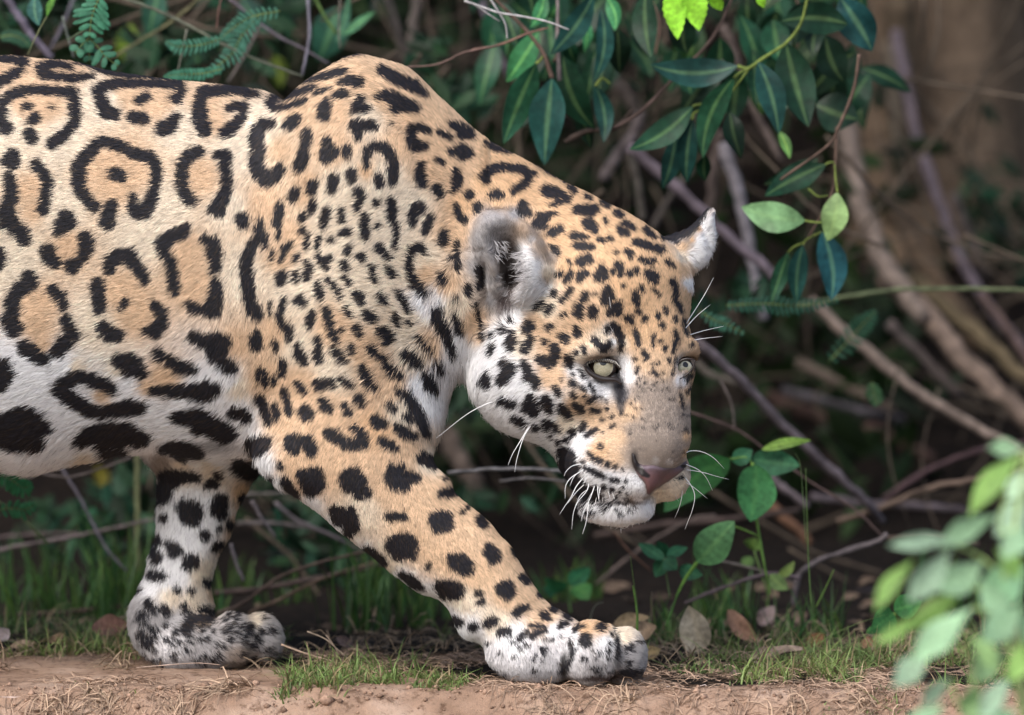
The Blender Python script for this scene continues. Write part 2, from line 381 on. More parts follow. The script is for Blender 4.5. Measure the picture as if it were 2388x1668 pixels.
540,690,50 530,740,50 590,760,30;500,730,25;840,765,15 780,770,28 700,820,50 650,850,40 720,880,30;670,780,30;1020,730,40 1100,730,50 1180,730,45;1130,750,45 1150,770,30
1130,860,60 1170,890,40;1090,840,35 1180,920,22;1250,660,28 1300,700,28;1150,560,15;1370,760,30 1420,780,28;1270,820,18 1280,850,15;870,900,38 820,930,40 770,940,32
990,960,35 1060,970,32 1110,975,20;1030,1050,38 1100,1060,38 1150,1060,28;1000,1040,20;1210,990,18 1250,1000,28;1310,990,25 1330,1000,15;1400,900,30 1430,930,38 1470,940,28
1440,850,28 1500,880,32 1530,900,20;1640,910,32 1670,950,30 1710,980,20;1540,1020,35 1610,1040,40 1680,1070,35 1760,1090,42 1780,1090,25;780,1050,18 820,1080,35 850,1110,22
940,1190,16 960,1220,12;1040,1190,40 1110,1170,50;1050,1210,32 1140,1190,25;1370,1110,18;1460,1100,25 1495,1130,30 1490,1160,20;1380,1220,36 1400,1260,34 1400,1310,28;1340,1280,28
1590,1180,28 1650,1200,26 1700,1190,24;1680,1230,18;1810,1190,22 1850,1220,25 1880,1250,12;860,1310,30 830,1320,20;960,1300,28 930,1350,30 910,1380,18
1050,1320,42 1090,1300,35;1040,1345,35;1240,1270,50 1250,1320,55 1200,1310,40;1210,1340,40;1490,1300,35;1540,1270,25 1550,1300,15;1650,1300,38 1700,1330,45 1710,1370,28;1680,1350,35
@1080 300 3.818
1770,975,16 1850,975,38 1980,925,52 2070,850,42 2135,775,26 2180,720,14;1900,1010,24;1790,995,22
@1080 640 3.818
1372,905,14 1385,955,24 1400,1020,28 1405,1090,28 1390,1150,12
40,100,25 40,150,30 50,180,20;100,270,10 120,320,9;150,420,12 180,480,10;820,170,30 810,190,20;960,140,28 930,190,30 880,240,25;1090,180,30 1070,230,38
1040,300,40 1030,340,45 1050,380,25;1290,150,45 1290,210,62 1270,240,50;1320,220,40;1160,320,42 1160,370,38;1390,270,30 1370,340,45 1340,310,45 1300,360,30
1530,180,30 1540,240,38 1550,280,25;1590,120,20 1600,160,15;1180,180,12;1430,110,16;1700,150,15 1740,200,10;1860,80,28 1880,110,25 1890,180,22 1880,240,25 1920,300,25 1940,350,20
660,310,12 690,280,20 720,260,15;780,300,35 760,340,25;800,290,20;890,370,22 920,360,15;1550,330,25 1570,350,20;1620,400,32 1610,420,25;1480,410,42 1500,430,30;1460,390,25
1735,370,28 1740,400,20;1800,320,22 1810,360,18;1890,390,22 1895,430,15;1770,460,28 1780,480,20;600,450,42 570,490,38 620,470,38;590,520,20 620,580,32 570,640,42 560,680,35
770,480,32 800,470,18;440,540,32 440,600,48 440,650,38;400,610,20;350,500,28 370,495,20;430,415,18;320,420,12;260,540,16;190,570,12;270,640,28 255,690,22
905,570,45 920,590,35 880,550,28;1020,520,38 1020,550,25;1010,490,28;730,600,26;1280,520,28 1290,490,32 1340,460,33 1370,500,38 1400,570,38 1410,640,30 1400,690,16
1170,580,35 1200,620,35 1250,660,42 1290,640,35;1260,690,20;1300,620,28;1530,500,18 1540,530,30 1560,590,30 1560,640,20;1700,550,18 1690,600,18 1700,650,12;1760,605,22
1890,520,20 1900,590,28 1880,660,22 1870,710,12;1800,660,22 1790,690,14;1610,700,25 1640,740,28 1620,770,15;850,670,25 820,650,42 830,720,45 800,780,42 740,770,48 690,760,40;770,830,25
1075,660,28 1080,700,22;950,760,42 950,800,42 960,830,22;1010,700,25;1530,760,22;1560,840,18 1540,890,16;1830,770,22 1835,790,15;1900,760,16 1880,820,11 1870,900,9
1730,800,18;1695,870,22 1730,910,18;1690,810,12;370,780,30 420,840,52 400,900,52 360,940,45;450,830,35;550,800,38 580,840,42 590,910,45 650,950,50 660,990,38;580,880,35
230,880,22 225,930,40 235,980,25;190,930,20;830,1020,30 850,1060,32;985,900,18;880,940,12;1050,860,18 1080,920,18;1130,980,18 1170,1040,15;980,970,35 1010,990,25
1060,1010,22 1090,1030,18;980,1060,22 1000,1090,25;1095,1085,15;1185,1090,20 1130,1130,28;1160,1110,15;1235,1100,15;1280,1130,16;1000,1160,28 1040,1190,38 1070,1220,20
1150,1210,25 1210,1220,26;1280,1205,18;740,1110,38 770,1160,42 770,1200,32;720,1150,30;600,1090,30 630,1140,45 590,1170,50 640,1210,38;560,1140,25
350,1130,22 370,1110,32 420,1140,35 470,1150,25;890,1190,38 930,1240,35 950,1260,25;470,1270,22 520,1300,28 560,1330,18;640,1350,22 670,1360,15
740,1320,28 780,1330,22 830,1350,22 850,1385,18;745,1375,15;1235,1300,20 1260,1290,12;1320,1275,18 1340,1265,14;1415,1235,16 1400,1250,12;1320,1360,18 1350,1345,14
1080,1340,30 1060,1380,28;980,1400,32 970,1430,22;1190,1380,22 1140,1410,25 1100,1440,18;1245,1410,9;1490,1415,9;1230,1530,24;920,1470,20;860,1490,12;790,1430,12
1545,980,9;1620,970,11;1570,1010,7;1720,970,12;1780,960,10;1780,890,12;1650,880,9;1615,920,8;1570,930,10;1600,1040,6;1660,1030,6;1500,1160,7;1540,1200,7
2020,920,12 1990,970,12;2060,980,13 1990,1060,12;2060,860,14;2040,640,20;1970,430,22 1980,500,16 2000,560,11;1935,1080,11 1960,1200,9
@1200 960 4.582
520,430,50 580,480,80 560,560,80 620,640,90;560,620,40 620,720,70 680,780,70 740,850,70 800,880,60 880,900,45;700,900,30;850,830,45 940,930,20;760,930,30
560,300,28;480,320,22;400,240,16;800,450,20 850,500,28 920,530,32;1000,560,30;1075,590,24;1155,615,14;760,600,20 830,630,28 900,670,30 960,690,25;1040,720,25 1110,735,22;1190,740,13
960,810,28;1045,835,24;1130,855,14;1170,805,9;1210,880,7;1090,910,12;730,540,18;1720,710,9 1790,690,7
@250 1180 3.818
865,240,38 870,270,30;1105,150,22;995,190,18;430,290,45 400,310,35;460,310,30;430,400,35 450,450,45 440,480,30;560,340,35 600,380,45 640,400,35;590,410,35
730,470,45 750,500,50 720,520,42;780,460,30;980,340,35 1010,330,25;950,370,20;1040,400,25 1020,450,22;420,610,42 470,620,42 510,620,25;430,640,25;880,670,28 890,700,25
950,690,16 950,740,14;630,745,22;745,750,22;290,750,22;370,860,22 390,900,32 410,920,25;510,900,22 515,950,25;680,880,20 700,920,16;830,920,28 880,920,32 910,930,25
965,910,20 960,960,16;310,960,18;740,1030,50 720,1080,50 690,1110,30;800,1010,30 880,1010,20 950,1020,14;1150,970,18;1250,1090,35 1250,1130,20;1370,1120,26
630,1220,13;890,1190,16;1090,1190,18;990,1230,14;620,1120,10 590,1170,9;860,1330,10;500,1080,12
"""
# ------------------------------------------------------------------ the jaguar's body as one implicit surface
CELL = 0.002
RX0, RZ0, RNX, RNZ = -1.36, -0.10, 840, 500          # raster of the side view, in world x and z

def box(f, r):
    for ax in (0, 1):
        for _ in range(2):
            g = np.moveaxis(f, ax, 0)
            p = np.concatenate([np.repeat(g[:1], r + 1, 0), g, np.repeat(g[-1:], r, 0)])
            c = np.cumsum(p, 0)
            g = (c[2 * r + 1:] - c[:-2 * r - 1]) / (2 * r + 1)
            f = np.moveaxis(g, 0, ax)
    return f

def poly_field(pts, y0, h=CELL):
    """signed distance (inside negative) to an outline given on the chart, sampled on the side raster"""
    w = np.array([P(a, b, y0) for a, b in pts])[:, [0, 2]]
    x = RX0 + np.arange(RNX) * h
    z = RZ0 + np.arange(RNZ) * h
    lo, hi = w.min(0) - 0.12, w.max(0) + 0.12
    i0, i1 = np.searchsorted(x, [lo[0], hi[0]]); k0, k1 = np.searchsorted(z, [lo[1], hi[1]])
    F = np.full((RNX, RNZ), 0.2, np.float32)
    X, Z = np.meshgrid(x[i0:i1], z[k0:k1], indexing='ij')
    d = np.full(X.shape, 1e9); ins = np.zeros(X.shape, bool)
    n = len(w)
    for i in range(n):
        a, b = w[i], w[(i + 1) % n]
        e = b - a
        t = np.clip(((X - a[0]) * e[0] + (Z - a[1]) * e[1]) / (e @ e + 1e-12), 0, 1)
        d = np.minimum(d, (X - a[0] - t * e[0]) ** 2 + (Z - a[1] - t * e[1]) ** 2)
        c = ((a[1] > Z) != (b[1] > Z))
        with np.errstate(divide='ignore', invalid='ignore'):
            xi = a[0] + (Z - a[1]) * e[0] / (e[1] if abs(e[1]) > 1e-12 else 1e-12)
        ins ^= c & (X < xi)
    d = np.sqrt(d)
    f = np.where(ins, -d, d)
    for rad in (6, 12):                                   # soften the ridges along the middle of the shape
        g = box(f, rad)
        w_ = np.clip((-f - rad * h * 0.9) / 0.02, 0, 1)
        f = f * (1 - w_) + g * w_
    F[i0:i1, k0:k1] = f
    return F

def sample2(F, x, z):
    u = np.clip((x - RX0) / CELL, 0, RNX - 1.001); v = np.clip((z - RZ0) / CELL, 0, RNZ - 1.001)
    i, k = u.astype(int), v.astype(int); u = u - i; v = v - k
    return (F[i, k] * (1 - u) * (1 - v) + F[i + 1, k] * u * (1 - v) + F[i, k + 1] * (1 - u) * v + F[i + 1, k + 1] * u * v)

def smin(a, b, k):
    h = np.clip(0.5 + 0.5 * (b - a) / k, 0, 1)
    return b * (1 - h) + a * h - k * h * (1 - h)
def smax(a, b, k): return -smin(-a, -b, k)

OPS = []          # (kind, data, blend, bounds)
def inflate(pts, y0, T, R, k=0.02, shrink=0.004, ysh=0.0, smooth=True):
    """ysh leans the slab: depth gained per metre of height"""
    if smooth: pts = spline(list(pts) + [pts[0]], 4)[:-1]
    F = poly_field(pts, y0)
    w = np.array([P(a, b, y0) for a, b in pts])
    OPS.append(("inf", (F, y0, T, R, shrink, ysh, w[:, 2].mean()), k,
                (w[:, 0].min() - .03, w[:, 0].max() + .03, w[:, 2].min() - .03, w[:, 2].max() + .03)))
def ell(sx, sy, y, rx, ry, rz, k=0.02, rot=None, sub=False):
    c = P(sx, sy, y); r = max(rx, ry, rz) + 0.04
    M = np.eye(3) if rot is None else np.array(Matrix.Rotation(math.radians(rot[0]), 3, rot[1]))
    OPS.append(("sube" if sub else "ell", (c, np.array([rx, ry, rz]), M), k, (c[0] - r, c[0] + r, c[2] - r, c[2] + r)))
def cap(a, b, ra, rb, k=0.02, sub=False):
    a, b = P(*a), P(*b); r = max(ra, rb) + 0.04
    OPS.append(("subc" if sub else "cap", (a, b, ra, rb), k, (min(a[0], b[0]) - r, max(a[0], b[0]) + r, min(a[2], b[2]) - r, max(a[2], b[2]) + r)))
def carve(pts, y0, y1, k=0.002):
    """cut an outline out of everything between depths y0 and y1"""
    pts = spline(list(pts) + [pts[0]], 4)[:-1]
    F = poly_field(pts, (y0 + y1) / 2); w = np.array([P(a, b, (y0 + y1) / 2) for a, b in pts])
    OPS.append(("carve", (F, y0, y1), k, (w[:, 0].min() - .03, w[:, 0].max() + .03, w[:, 2].min() - .03, w[:, 2].max() + .03)))

def op_val(op, x, y, z):
    kind, d, k, _ = op
    if kind == "inf":
        F, y0, T, R, sh, ysh, zm = d
        q = sample2(F, x, z) + sh
        a = np.maximum(q + R, 0) / R
        b = np.abs(y - y0 - ysh * (z - zm)) / T
        return (np.sqrt(a * a + b * b) - 1) * min(R, T)
    if kind in ("ell", "sube"):
        c, r, M = d
        px, py, pz = x - c[0], y - c[1], z - c[2]
        lx = M[0, 0] * px + M[1, 0] * py + M[2, 0] * pz
        ly = M[0, 1] * px + M[1, 1] * py + M[2, 1] * pz
        lz = M[0, 2] * px + M[1, 2] * py + M[2, 2] * pz
        return (np.sqrt((lx / r[0]) ** 2 + (ly / r[1]) ** 2 + (lz / r[2]) ** 2) - 1) * r.min()
    if kind in ("cap", "subc"):
        a, b, ra, rb = d
        e = b - a
        t = np.clip(((x - a[0]) * e[0] + (y - a[1]) * e[1] + (z - a[2]) * e[2]) / (e @ e), 0, 1)
        return np.sqrt((x - a[0] - t * e[0]) ** 2 + (y - a[1] - t * e[1]) ** 2 + (z - a[2] - t * e[2]) ** 2) - (ra + (rb - ra) * t)
    if kind == "carve":
        F, y0, y1 = d
        return np.maximum(sample2(F, x, z), np.maximum(y0 - y, y - y1))

# --- torso, rump and hind legs (hind part lies past the left edge of the photograph)
EYE_N, EYE_F = -0.158, -0.118
TORSO = [(0,124),(39,123),(86,130),(147,134),(183,139),(262,160),(393,178),(471,186),(560,196),(640,214),(720,260),(860,310),
         (1000,420),(1030,600),(1010,800),(900,980),(760,1060),(600,1075),(498,1074),(419,1071),(367,1064),(301,1058),(230,1071),(157,1084),(79,1100),(0,1092),
         (-300,1040),(-600,960),(-860,880),(-1030,720),(-1080,500),(-1050,330),(-950,210),(-780,150),(-400,122)]
inflate(TORSO, 0.0, 0.165, 0.20, k=0.03, shrink=0.005)
cap((-860, 480, -0.07), (-640, 900, -0.10), .115, .085, k=0.05)
cap((-640, 900, -0.10), (-960, 1240, -0.10), .062, .036)
cap((-960, 1240, -0.10), (-905, 1500, -0.10), .036, .033)
ell(-850, 1535, -0.10, .060, .042, .030)
cap((-900, 500, 0.08), (-740, 900, 0.10), .11, .08, k=0.05)
cap((-740, 900, 0.10), (-1150, 1200, 0.10), .062, .036)
cap((-1150, 1200, 0.10), (-1240, 1450, 0.10), .036, .033)
ell(-1200, 1500, 0.10, .058, .042, .030)
cap((-1040, 330, 0.0), (-1180, 620, 0.02), .036, .030)
cap((-1180, 620, 0.02), (-1280, 1000, 0.03), .030, .026)
cap((-1280, 1000, 0.03), (-1420, 1180, 0.05), .026, .022)
# --- far foreleg
FARLEG = [(350,1020),(360,1130),(360,1200),(357,1250),(344,1290),(336,1330),(318,1375),(307,1410),(308,1440),(322,1480),(345,1525),(370,1552),(410,1562),
          (450,1566),(490,1566),(540,1563),(600,1556),(640,1545),(655,1510),(645,1475),(615,1452),(570,1432),(535,1430),(505,1438),(502,1400),(498,1360),
          (505,1330),(520,1290),(545,1240),(560,1190),(592,1130),(620,1060),(560,980),(430,960)]
inflate(FARLEG, 0.10, 0.062, 0.085, k=0.012)
ell(490, 980, 0.06, .09, .07, .07, k=0.02)
ell(455, 1505, 0.062, .055, .036, .034, k=0.010)
ell(540, 1492, 0.048, .030, .026, .031, k=0.006)
ell(603, 1490, 0.070, .028, .026, .029, k=0.006)
cap((575, 1450, 0.02), (572, 1560, 0.02), .006, .008, k=0.005, sub=True)
ell(350, 1450, 0.07, .022, .03, .035, k=0.012)
# --- shoulder and near foreleg
SHOULDER = [(620,270),(700,192),(760,153),(810,132),(850,130),(893,150),(943,186),(1000,232),(1048,300),(1075,430),(1085,600),(1070,760),(1040,880),(1018,960),(990,1060),(900,1110),
            (740,1110),(622,1080),(598,1000),(592,880),(588,760),(590,640),(588,520),(590,400)]
inflate(SHOULDER, -0.075, 0.115, 0.16, k=0.025)
FORELEG = [(612,1040),(617,1090),(639,1132),(681,1158),(739,1202),(786,1245),(852,1292),(905,1337),(968,1386),(1015,1402),(1041,1426),(1053,1452),(1074,1486),(1116,1508),
           (1129,1536),(1170,1564),(1245,1584),(1301,1588),(1345,1592),(1397,1594),(1470,1592),(1494,1566),(1500,1522),(1490,1500),(1465,1483),(1432,1457),(1412,1448),(1388,1450),
           (1360,1449),(1325,1427),(1282,1400),(1255,1368),(1230,1331),(1193,1268),(1167,1240),(1138,1206),(1072,1152),(1046,1107),(1017,1080),(996,1040),(980,960),(880,900),(700,940)]
inflate(FORELEG, -0.125, 0.066, 0.095, k=0.03)
# toes of the near paw
ell(1250, 1528, -0.160, .052, .026, .032, k=0.016)
ell(1378, 1522, -0.166, .034, .028, .037, k=0.007)
ell(1458, 1528, -0.138, .024, .028, .032, k=0.009)
cap((1325, 1490, -0.200), (1313, 1590, -0.200), .008, .013, k=0.005, sub=True)
cap((1436, 1500, -0.192), (1438, 1590, -0.190), .006, .011, k=0.005, sub=True)
cap((602, 470, -0.186), (598, 1000, -0.176), .010, .008, k=0.022, sub=True)      # fold behind the shoulder
# --- neck
NECK = [(860,180),(943,172),(1000,230),(1048,264),(1150,323),(1237,368),(1316,413),(1368,441),(1407,468),(1470,520),(1480,640),(1400,760),(1250,850),(1113,868),(1060,872),
        (1028,905),(1014,960),(985,1000),(900,900),(840,600)]
inflate(NECK, -0.03, 0.135, 0.17, k=0.05, shrink=0.006)
# --- head
HEAD = [(1119,797),(1117,839),(1122,884),(1143,923),(1166,962),(1195,980),(1234,1004),(1263,1033),(1286,1062),(1300,1090),(1316,1116),(1333,1143),(1355,1178),(1377,1194),(1410,1210),
        (1442,1216),(1475,1208),(1505,1190),(1514,1170),(1542,1168),(1566,1146),(1594,1112),(1604,1082),(1604,1032),(1600,985),(1600,950),(1612,923),(1626,876),(1628,844),(1625,821),
        (1618,787),(1603,755),(1600,719),(1603,666),(1596,620),(1570,585),(1538,556),(1500,530),(1440,500),(1370,470),(1290,470),(1220,520),(1160,640),(1130,720)]
inflate(HEAD, -0.075, 0.105, 0.125, k=0.03)
ell(1400, 700, -0.085, .095, .105, .090, k=0.03)                 # brow dome
ell(1238, 880, -0.095, .062, .070, .066, k=0.03)                 # near cheek
cap((1508, 790, -0.135), (1524, 1030, -0.172), .043, .038, k=0.016)   # bridge of the nose
cap((1480, 830, -0.135), (1490, 1010, -0.160), .040, .036, k=0.02)
cap((1555, 860, -0.130), (1562, 1020, -0.150), .022, .022, k=0.02)
ell(1425, 1080, -0.165, .050, .040, .040, k=0.016)               # near whisker pad
ell(1478, 1118, -0.172, .030, .032, .022, k=0.012)
ell(1560, 1105, -0.130, .024, .034, .030, k=0.016)               # far whisker pad
ell(1440, 1180, -0.140, .042, .040, .020, k=0.014)               # chin
cap((1375, 1178, -0.206), (1440, 1176, -0.208), .003, .005, k=0.006, sub=True)
cap((1440, 1176, -0.208), (1515, 1160, -0.215), .005, .005, k=0.006, sub=True)   # mouth line
ell(1392, 823, -0.176, .036, .022, .013, k=0.012)                # near brow ridge
ell(1597, 815, -0.120, .016, .022, .012, k=0.012)                # far brow ridge
ell(1345, 905, -0.155, .035, .030, .022, k=0.02)                 # cheek bone under the eye
ell(1438, 875, -0.205, .014, .030, .022, k=0.02, sub=True)       # hollow at the inner corner
EYES = [([(1368,850),(1376,844),(1392,841),(1408,841),(1424,843),(1436,849),(1443,862),(1446,878),(1430,881),(1408,881),(1390,876),(1377,866)], -0.30, -0.140),
        ([(1582,850),(1590,842),(1604,839),(1618,841),(1615,853),(1607,865),(1594,875),(1584,878),(1581,866)], -0.30, -0.105)]
for q_ in EYES: carve(*q_)
# --- ears
EAR_N = [(1098,552),(1103,520),(1122,498),(1150,490),(1175,489),(1200,500),(1227,518),(1255,545),(1278,575),(1295,615),(1300,650),(1270,690),(1215,720),(1175,725),(1140,690),(1118,640),(1102,600)]
inflate(EAR_N, -0.155, 0.052, 0.055, k=0.007, shrink=0.002)
ell(1180, 582, -0.222, .033, .054, .040, k=0.012, sub=True, rot=(14, 'Y'))
ell(1190, 645, -0.195, .021, .075, .044, k=0.010, sub=True, rot=(4, 'Y'))
ell(1262, 640, -0.222, .026, .020, .050, k=0.012, sub=True)
ell(1128, 660, -0.190, .010, .050, .030, k=0.006, sub=True, rot=(-8, 'Y'))
EAR_F = [(1530,556),(1556,548),(1596,534),(1620,516),(1640,494),(1655,484),(1666,494),(1668,535),(1662,578),(1644,608),(1620,630),(1604,650),(1560,640)]
inflate(EAR_F, -0.040, 0.024, 0.03, k=0.008, shrink=0.001)
ell(1646, 560, -0.075, .007, .024, .034, k=0.008, sub=True, rot=(-14, 'Y'))

xs = np.concatenate([np.arange(-1.36, -0.42, 0.009), np.arange(-0.42, -0.06, 0.0055), np.arange(-0.06, 0.255, 0.0026)])
ys = np.concatenate([np.arange(-0.225, -0.05, 0.0032), np.arange(-0.05, 0.185, 0.008)])
zs = np.arange(-0.012, 0.76, 0.0034)

def eval_grid():
    F = np.full((len(xs), len(ys), len(zs)), 0.2, np.float32)
    for op in OPS:
        kind, d, k, (x0, x1, z0, z1) = op
        i0, i1 = np.searchsorted(xs, [x0, x1]); k0, k1 = np.searchsorted(zs, [z0, z1])
        if i1 <= i0 or k1 <= k0: continue
        X = xs[i0:i1, None, None]; Y = ys[None, :, None]; Z = zs[None, None, k0:k1]
        if kind in ("inf", "carve"):
            Fs = d[0]; X2, Z2 = np.meshgrid(xs[i0:i1], zs[k0:k1], indexing='ij')
            q = sample2(Fs, X2, Z2)[:, None, :]
            if kind == "inf":
                _, y0, T, R, sh, ysh, zm = d
                a = np.maximum(q + sh + R, 0) / R
                b = np.abs(Y - y0 - ysh * (Z - zm)) / T
                v = (np.sqrt(a * a + b * b) - 1) * min(R, T)
            else:
                v = np.maximum(q, np.maximum(d[1] - Y, Y - d[2]))
        else:
            v = op_val(op, X, Y, Z)
        S = F[i0:i1, :, k0:k1]
        if kind in ("sube", "subc", "carve"): S[...] = smax(S, -v, k)
        else: S[...] = smin(S, v, k)
    return F

def surface_nets(F):
    nx, ny, nz = F.shape
    s = F < 0
    c = s[:-1, :-1, :-1].astype(np.int8)
    for a in (0, 1):
        for b in (0, 1):
            for e in (0, 1):
                if a + b + e: c = c + s[a:nx - 1 + a, b:ny - 1 + b, e:nz - 1 + e]
    act = (c > 0) & (c < 8)
    idx = np.argwhere(act)
    vid = np.full(act.shape, -1, np.int32); vid[act] = np.arange(len(idx))
    I, J, K = idx.T
    crn = {(a, b, e): F[I + a, J + b, K + e] for a in (0, 1) for b in (0, 1) for e in (0, 1)}
    acc = np.zeros((len(idx), 3)); cnt = np.zeros(len(idx))
    cs = list(crn)
    for p in cs:
        for q in cs:
            if sum(q) - sum(p) == 1 and all(q[m] >= p[m] for m in range(3)):
                f0, f1 = crn[p], crn[q]
                m = (f0 < 0) != (f1 < 0)
                t = np.where(m, f0 / np.where(m, f0 - f1, 1), 0)
                for ax in range(3):
                    acc[:, ax] += m * (p[ax] + t * (q[ax] - p[ax]))
                cnt += m
    acc /= cnt[:, None]
    def co(ax, i, f): return ax[i] + f * (ax[i + 1] - ax[i])
    V = np.stack([co(xs, I, acc[:, 0]), co(ys, J, acc[:, 1]), co(zs, K, acc[:, 2])], 1)
    quads = []
    for ax in range(3):
        sl0 = [slice(1, -1)] * 3; sl1 = [slice(1, -1)] * 3
        sl0[ax] = slice(0, -1); sl1[ax] = slice(1, None)
        a, b = s[tuple(sl0)], s[tuple(sl1)]
        e = np.argwhere(a != b)
        flip = a[tuple(e.T)]
        off = np.array([1, 1, 1]); off[ax] = 0
        e = e + off
        u, w = [(1, 2), (2, 0), (0, 1)][ax]
        def v(du, dw):
            q = e.copy(); q[:, u] -= du; q[:, w] -= dw
            return vid[tuple(q.T)]
        Q = np.stack([v(0, 0), v(1, 0), v(1, 1), v(0, 1)], 1)
        Q[~flip] = Q[~flip][:, ::-1]
        quads.append(Q)
    return V, np.vstack(quads)

_F = eval_grid()
BV, BQ = surface_nets(_F)
# light smoothing of the net
for _ in range(2):
    s_ = np.zeros_like(BV); n_ = np.zeros(len(BV))
    for a_ in range(4):
        b_ = BQ[:, (a_ + 1) % 4]; c_ = BQ[:, a_]
        np.add.at(s_, c_, BV[b_]); np.add.at(n_, c_, 1)
        np.add.at(s_, b_, BV[c_]); np.add.at(n_, b_, 1)
    BV = BV * 0.5 + 0.5 * s_ / np.maximum(n_, 1)[:, None]
# drop what is not joined to the body
_lab = np.arange(len(BV))
for _ in range(400):
    m_ = _lab[BQ].min(1)
    new = _lab.copy()
    for a_ in range(4): np.minimum.at(new, BQ[:, a_], m_)
    new = new[new]
    if (new == _lab).all(): break
    _lab = new
_main = np.bincount(_lab).argmax()
_keep = _lab == _main
BQ = BQ[_keep[BQ].all(1)]
_re = np.cumsum(_keep) - 1
BV = BV[_keep]; BQ = _re[BQ]
body_me = fast_mesh("body", BV, BQ)
body_me.polygons.foreach_set("use_smooth", np.ones(len(body_me.polygons), dtype=bool))
# ------------------------------------------------------------------ coat colour from the charts
CW, CH, CS = 1194, 834, 2.0                  # coat raster, one cell per two chart units
def coat_raster():
    D_ = np.full((CH, CW), 60.0, np.float32)
    ox = oy = 0.0; sc = 1.0
    for line in COAT.strip().splitlines():
        if line.startswith("@"):
            ox, oy, sc = [float(q) for q in line[1:].split()]
            continue
        for st in line.split(";"):
            pts = [[float(q) for q in t.split(",")] for t in st.split() if t]
            pts = [(ox + a / sc, oy + b / sc, r / sc) for a, b, r in pts]
            if len(pts) == 1: pts = pts * 2
            for (ax, ay, ar), (bx, by, br) in zip(pts[:-1], pts[1:]):
                m = max(ar, br) + 14
                i0, i1 = int(max(0, (min(ax, bx) - m) / CS)), int(min(CW, (max(ax, bx) + m) / CS + 2))
                k0, k1 = int(max(0, (min(ay, by) - m) / CS)), int(min(CH, (max(ay, by) + m) / CS + 2))
                if i1 <= i0 or k1 <= k0: continue
                X, Y = np.meshgrid(np.arange(i0, i1) * CS, np.arange(k0, k1) * CS)
                ex, ey = bx - ax, by - ay
                t = np.clip(((X - ax) * ex + (Y - ay) * ey) / (ex * ex + ey * ey + 1e-9), 0, 1)
                d = np.hypot(X - ax - t * ex, Y - ay - t * ey) - (ar + (br - ar) * t)
                D_[k0:k1, i0:i1] = np.minimum(D_[k0:k1, i0:i1], d)
    return D_
COATD = coat_raster()
for x0_, x1_, y0_, y1_, n_, r_ in ((320, 660, 1420, 1550, 120, 3.2), (1130, 1500, 1480, 1575, 50, 2.2), (1450, 1610, 900, 1060, 40, 1.2), (1330, 1480, 1160, 1200, 30, 1.6)):
    for _ in range(n_):
        a_, b_, c_ = RNG.uniform(x0_, x1_), RNG.uniform(y0_, y1_), RNG.uniform(0.25, 1) * r_
        i_, k_ = int(a_ / CS), int(b_ / CS); m_ = 9
        X_, Y_ = np.meshgrid(np.arange(i_ - m_, i_ + m_) * CS, np.arange(k_ - m_, k_ + m_) * CS, )
        q_ = np.hypot((X_ - a_) * 0.7, Y_ - b_) - c_
        COATD[k_ - m_:k_ + m_, i_ - m_:i_ + m_] = np.minimum(COATD[k_ - m_:k_ + m_, i_ - m_:i_ + m_], q_)

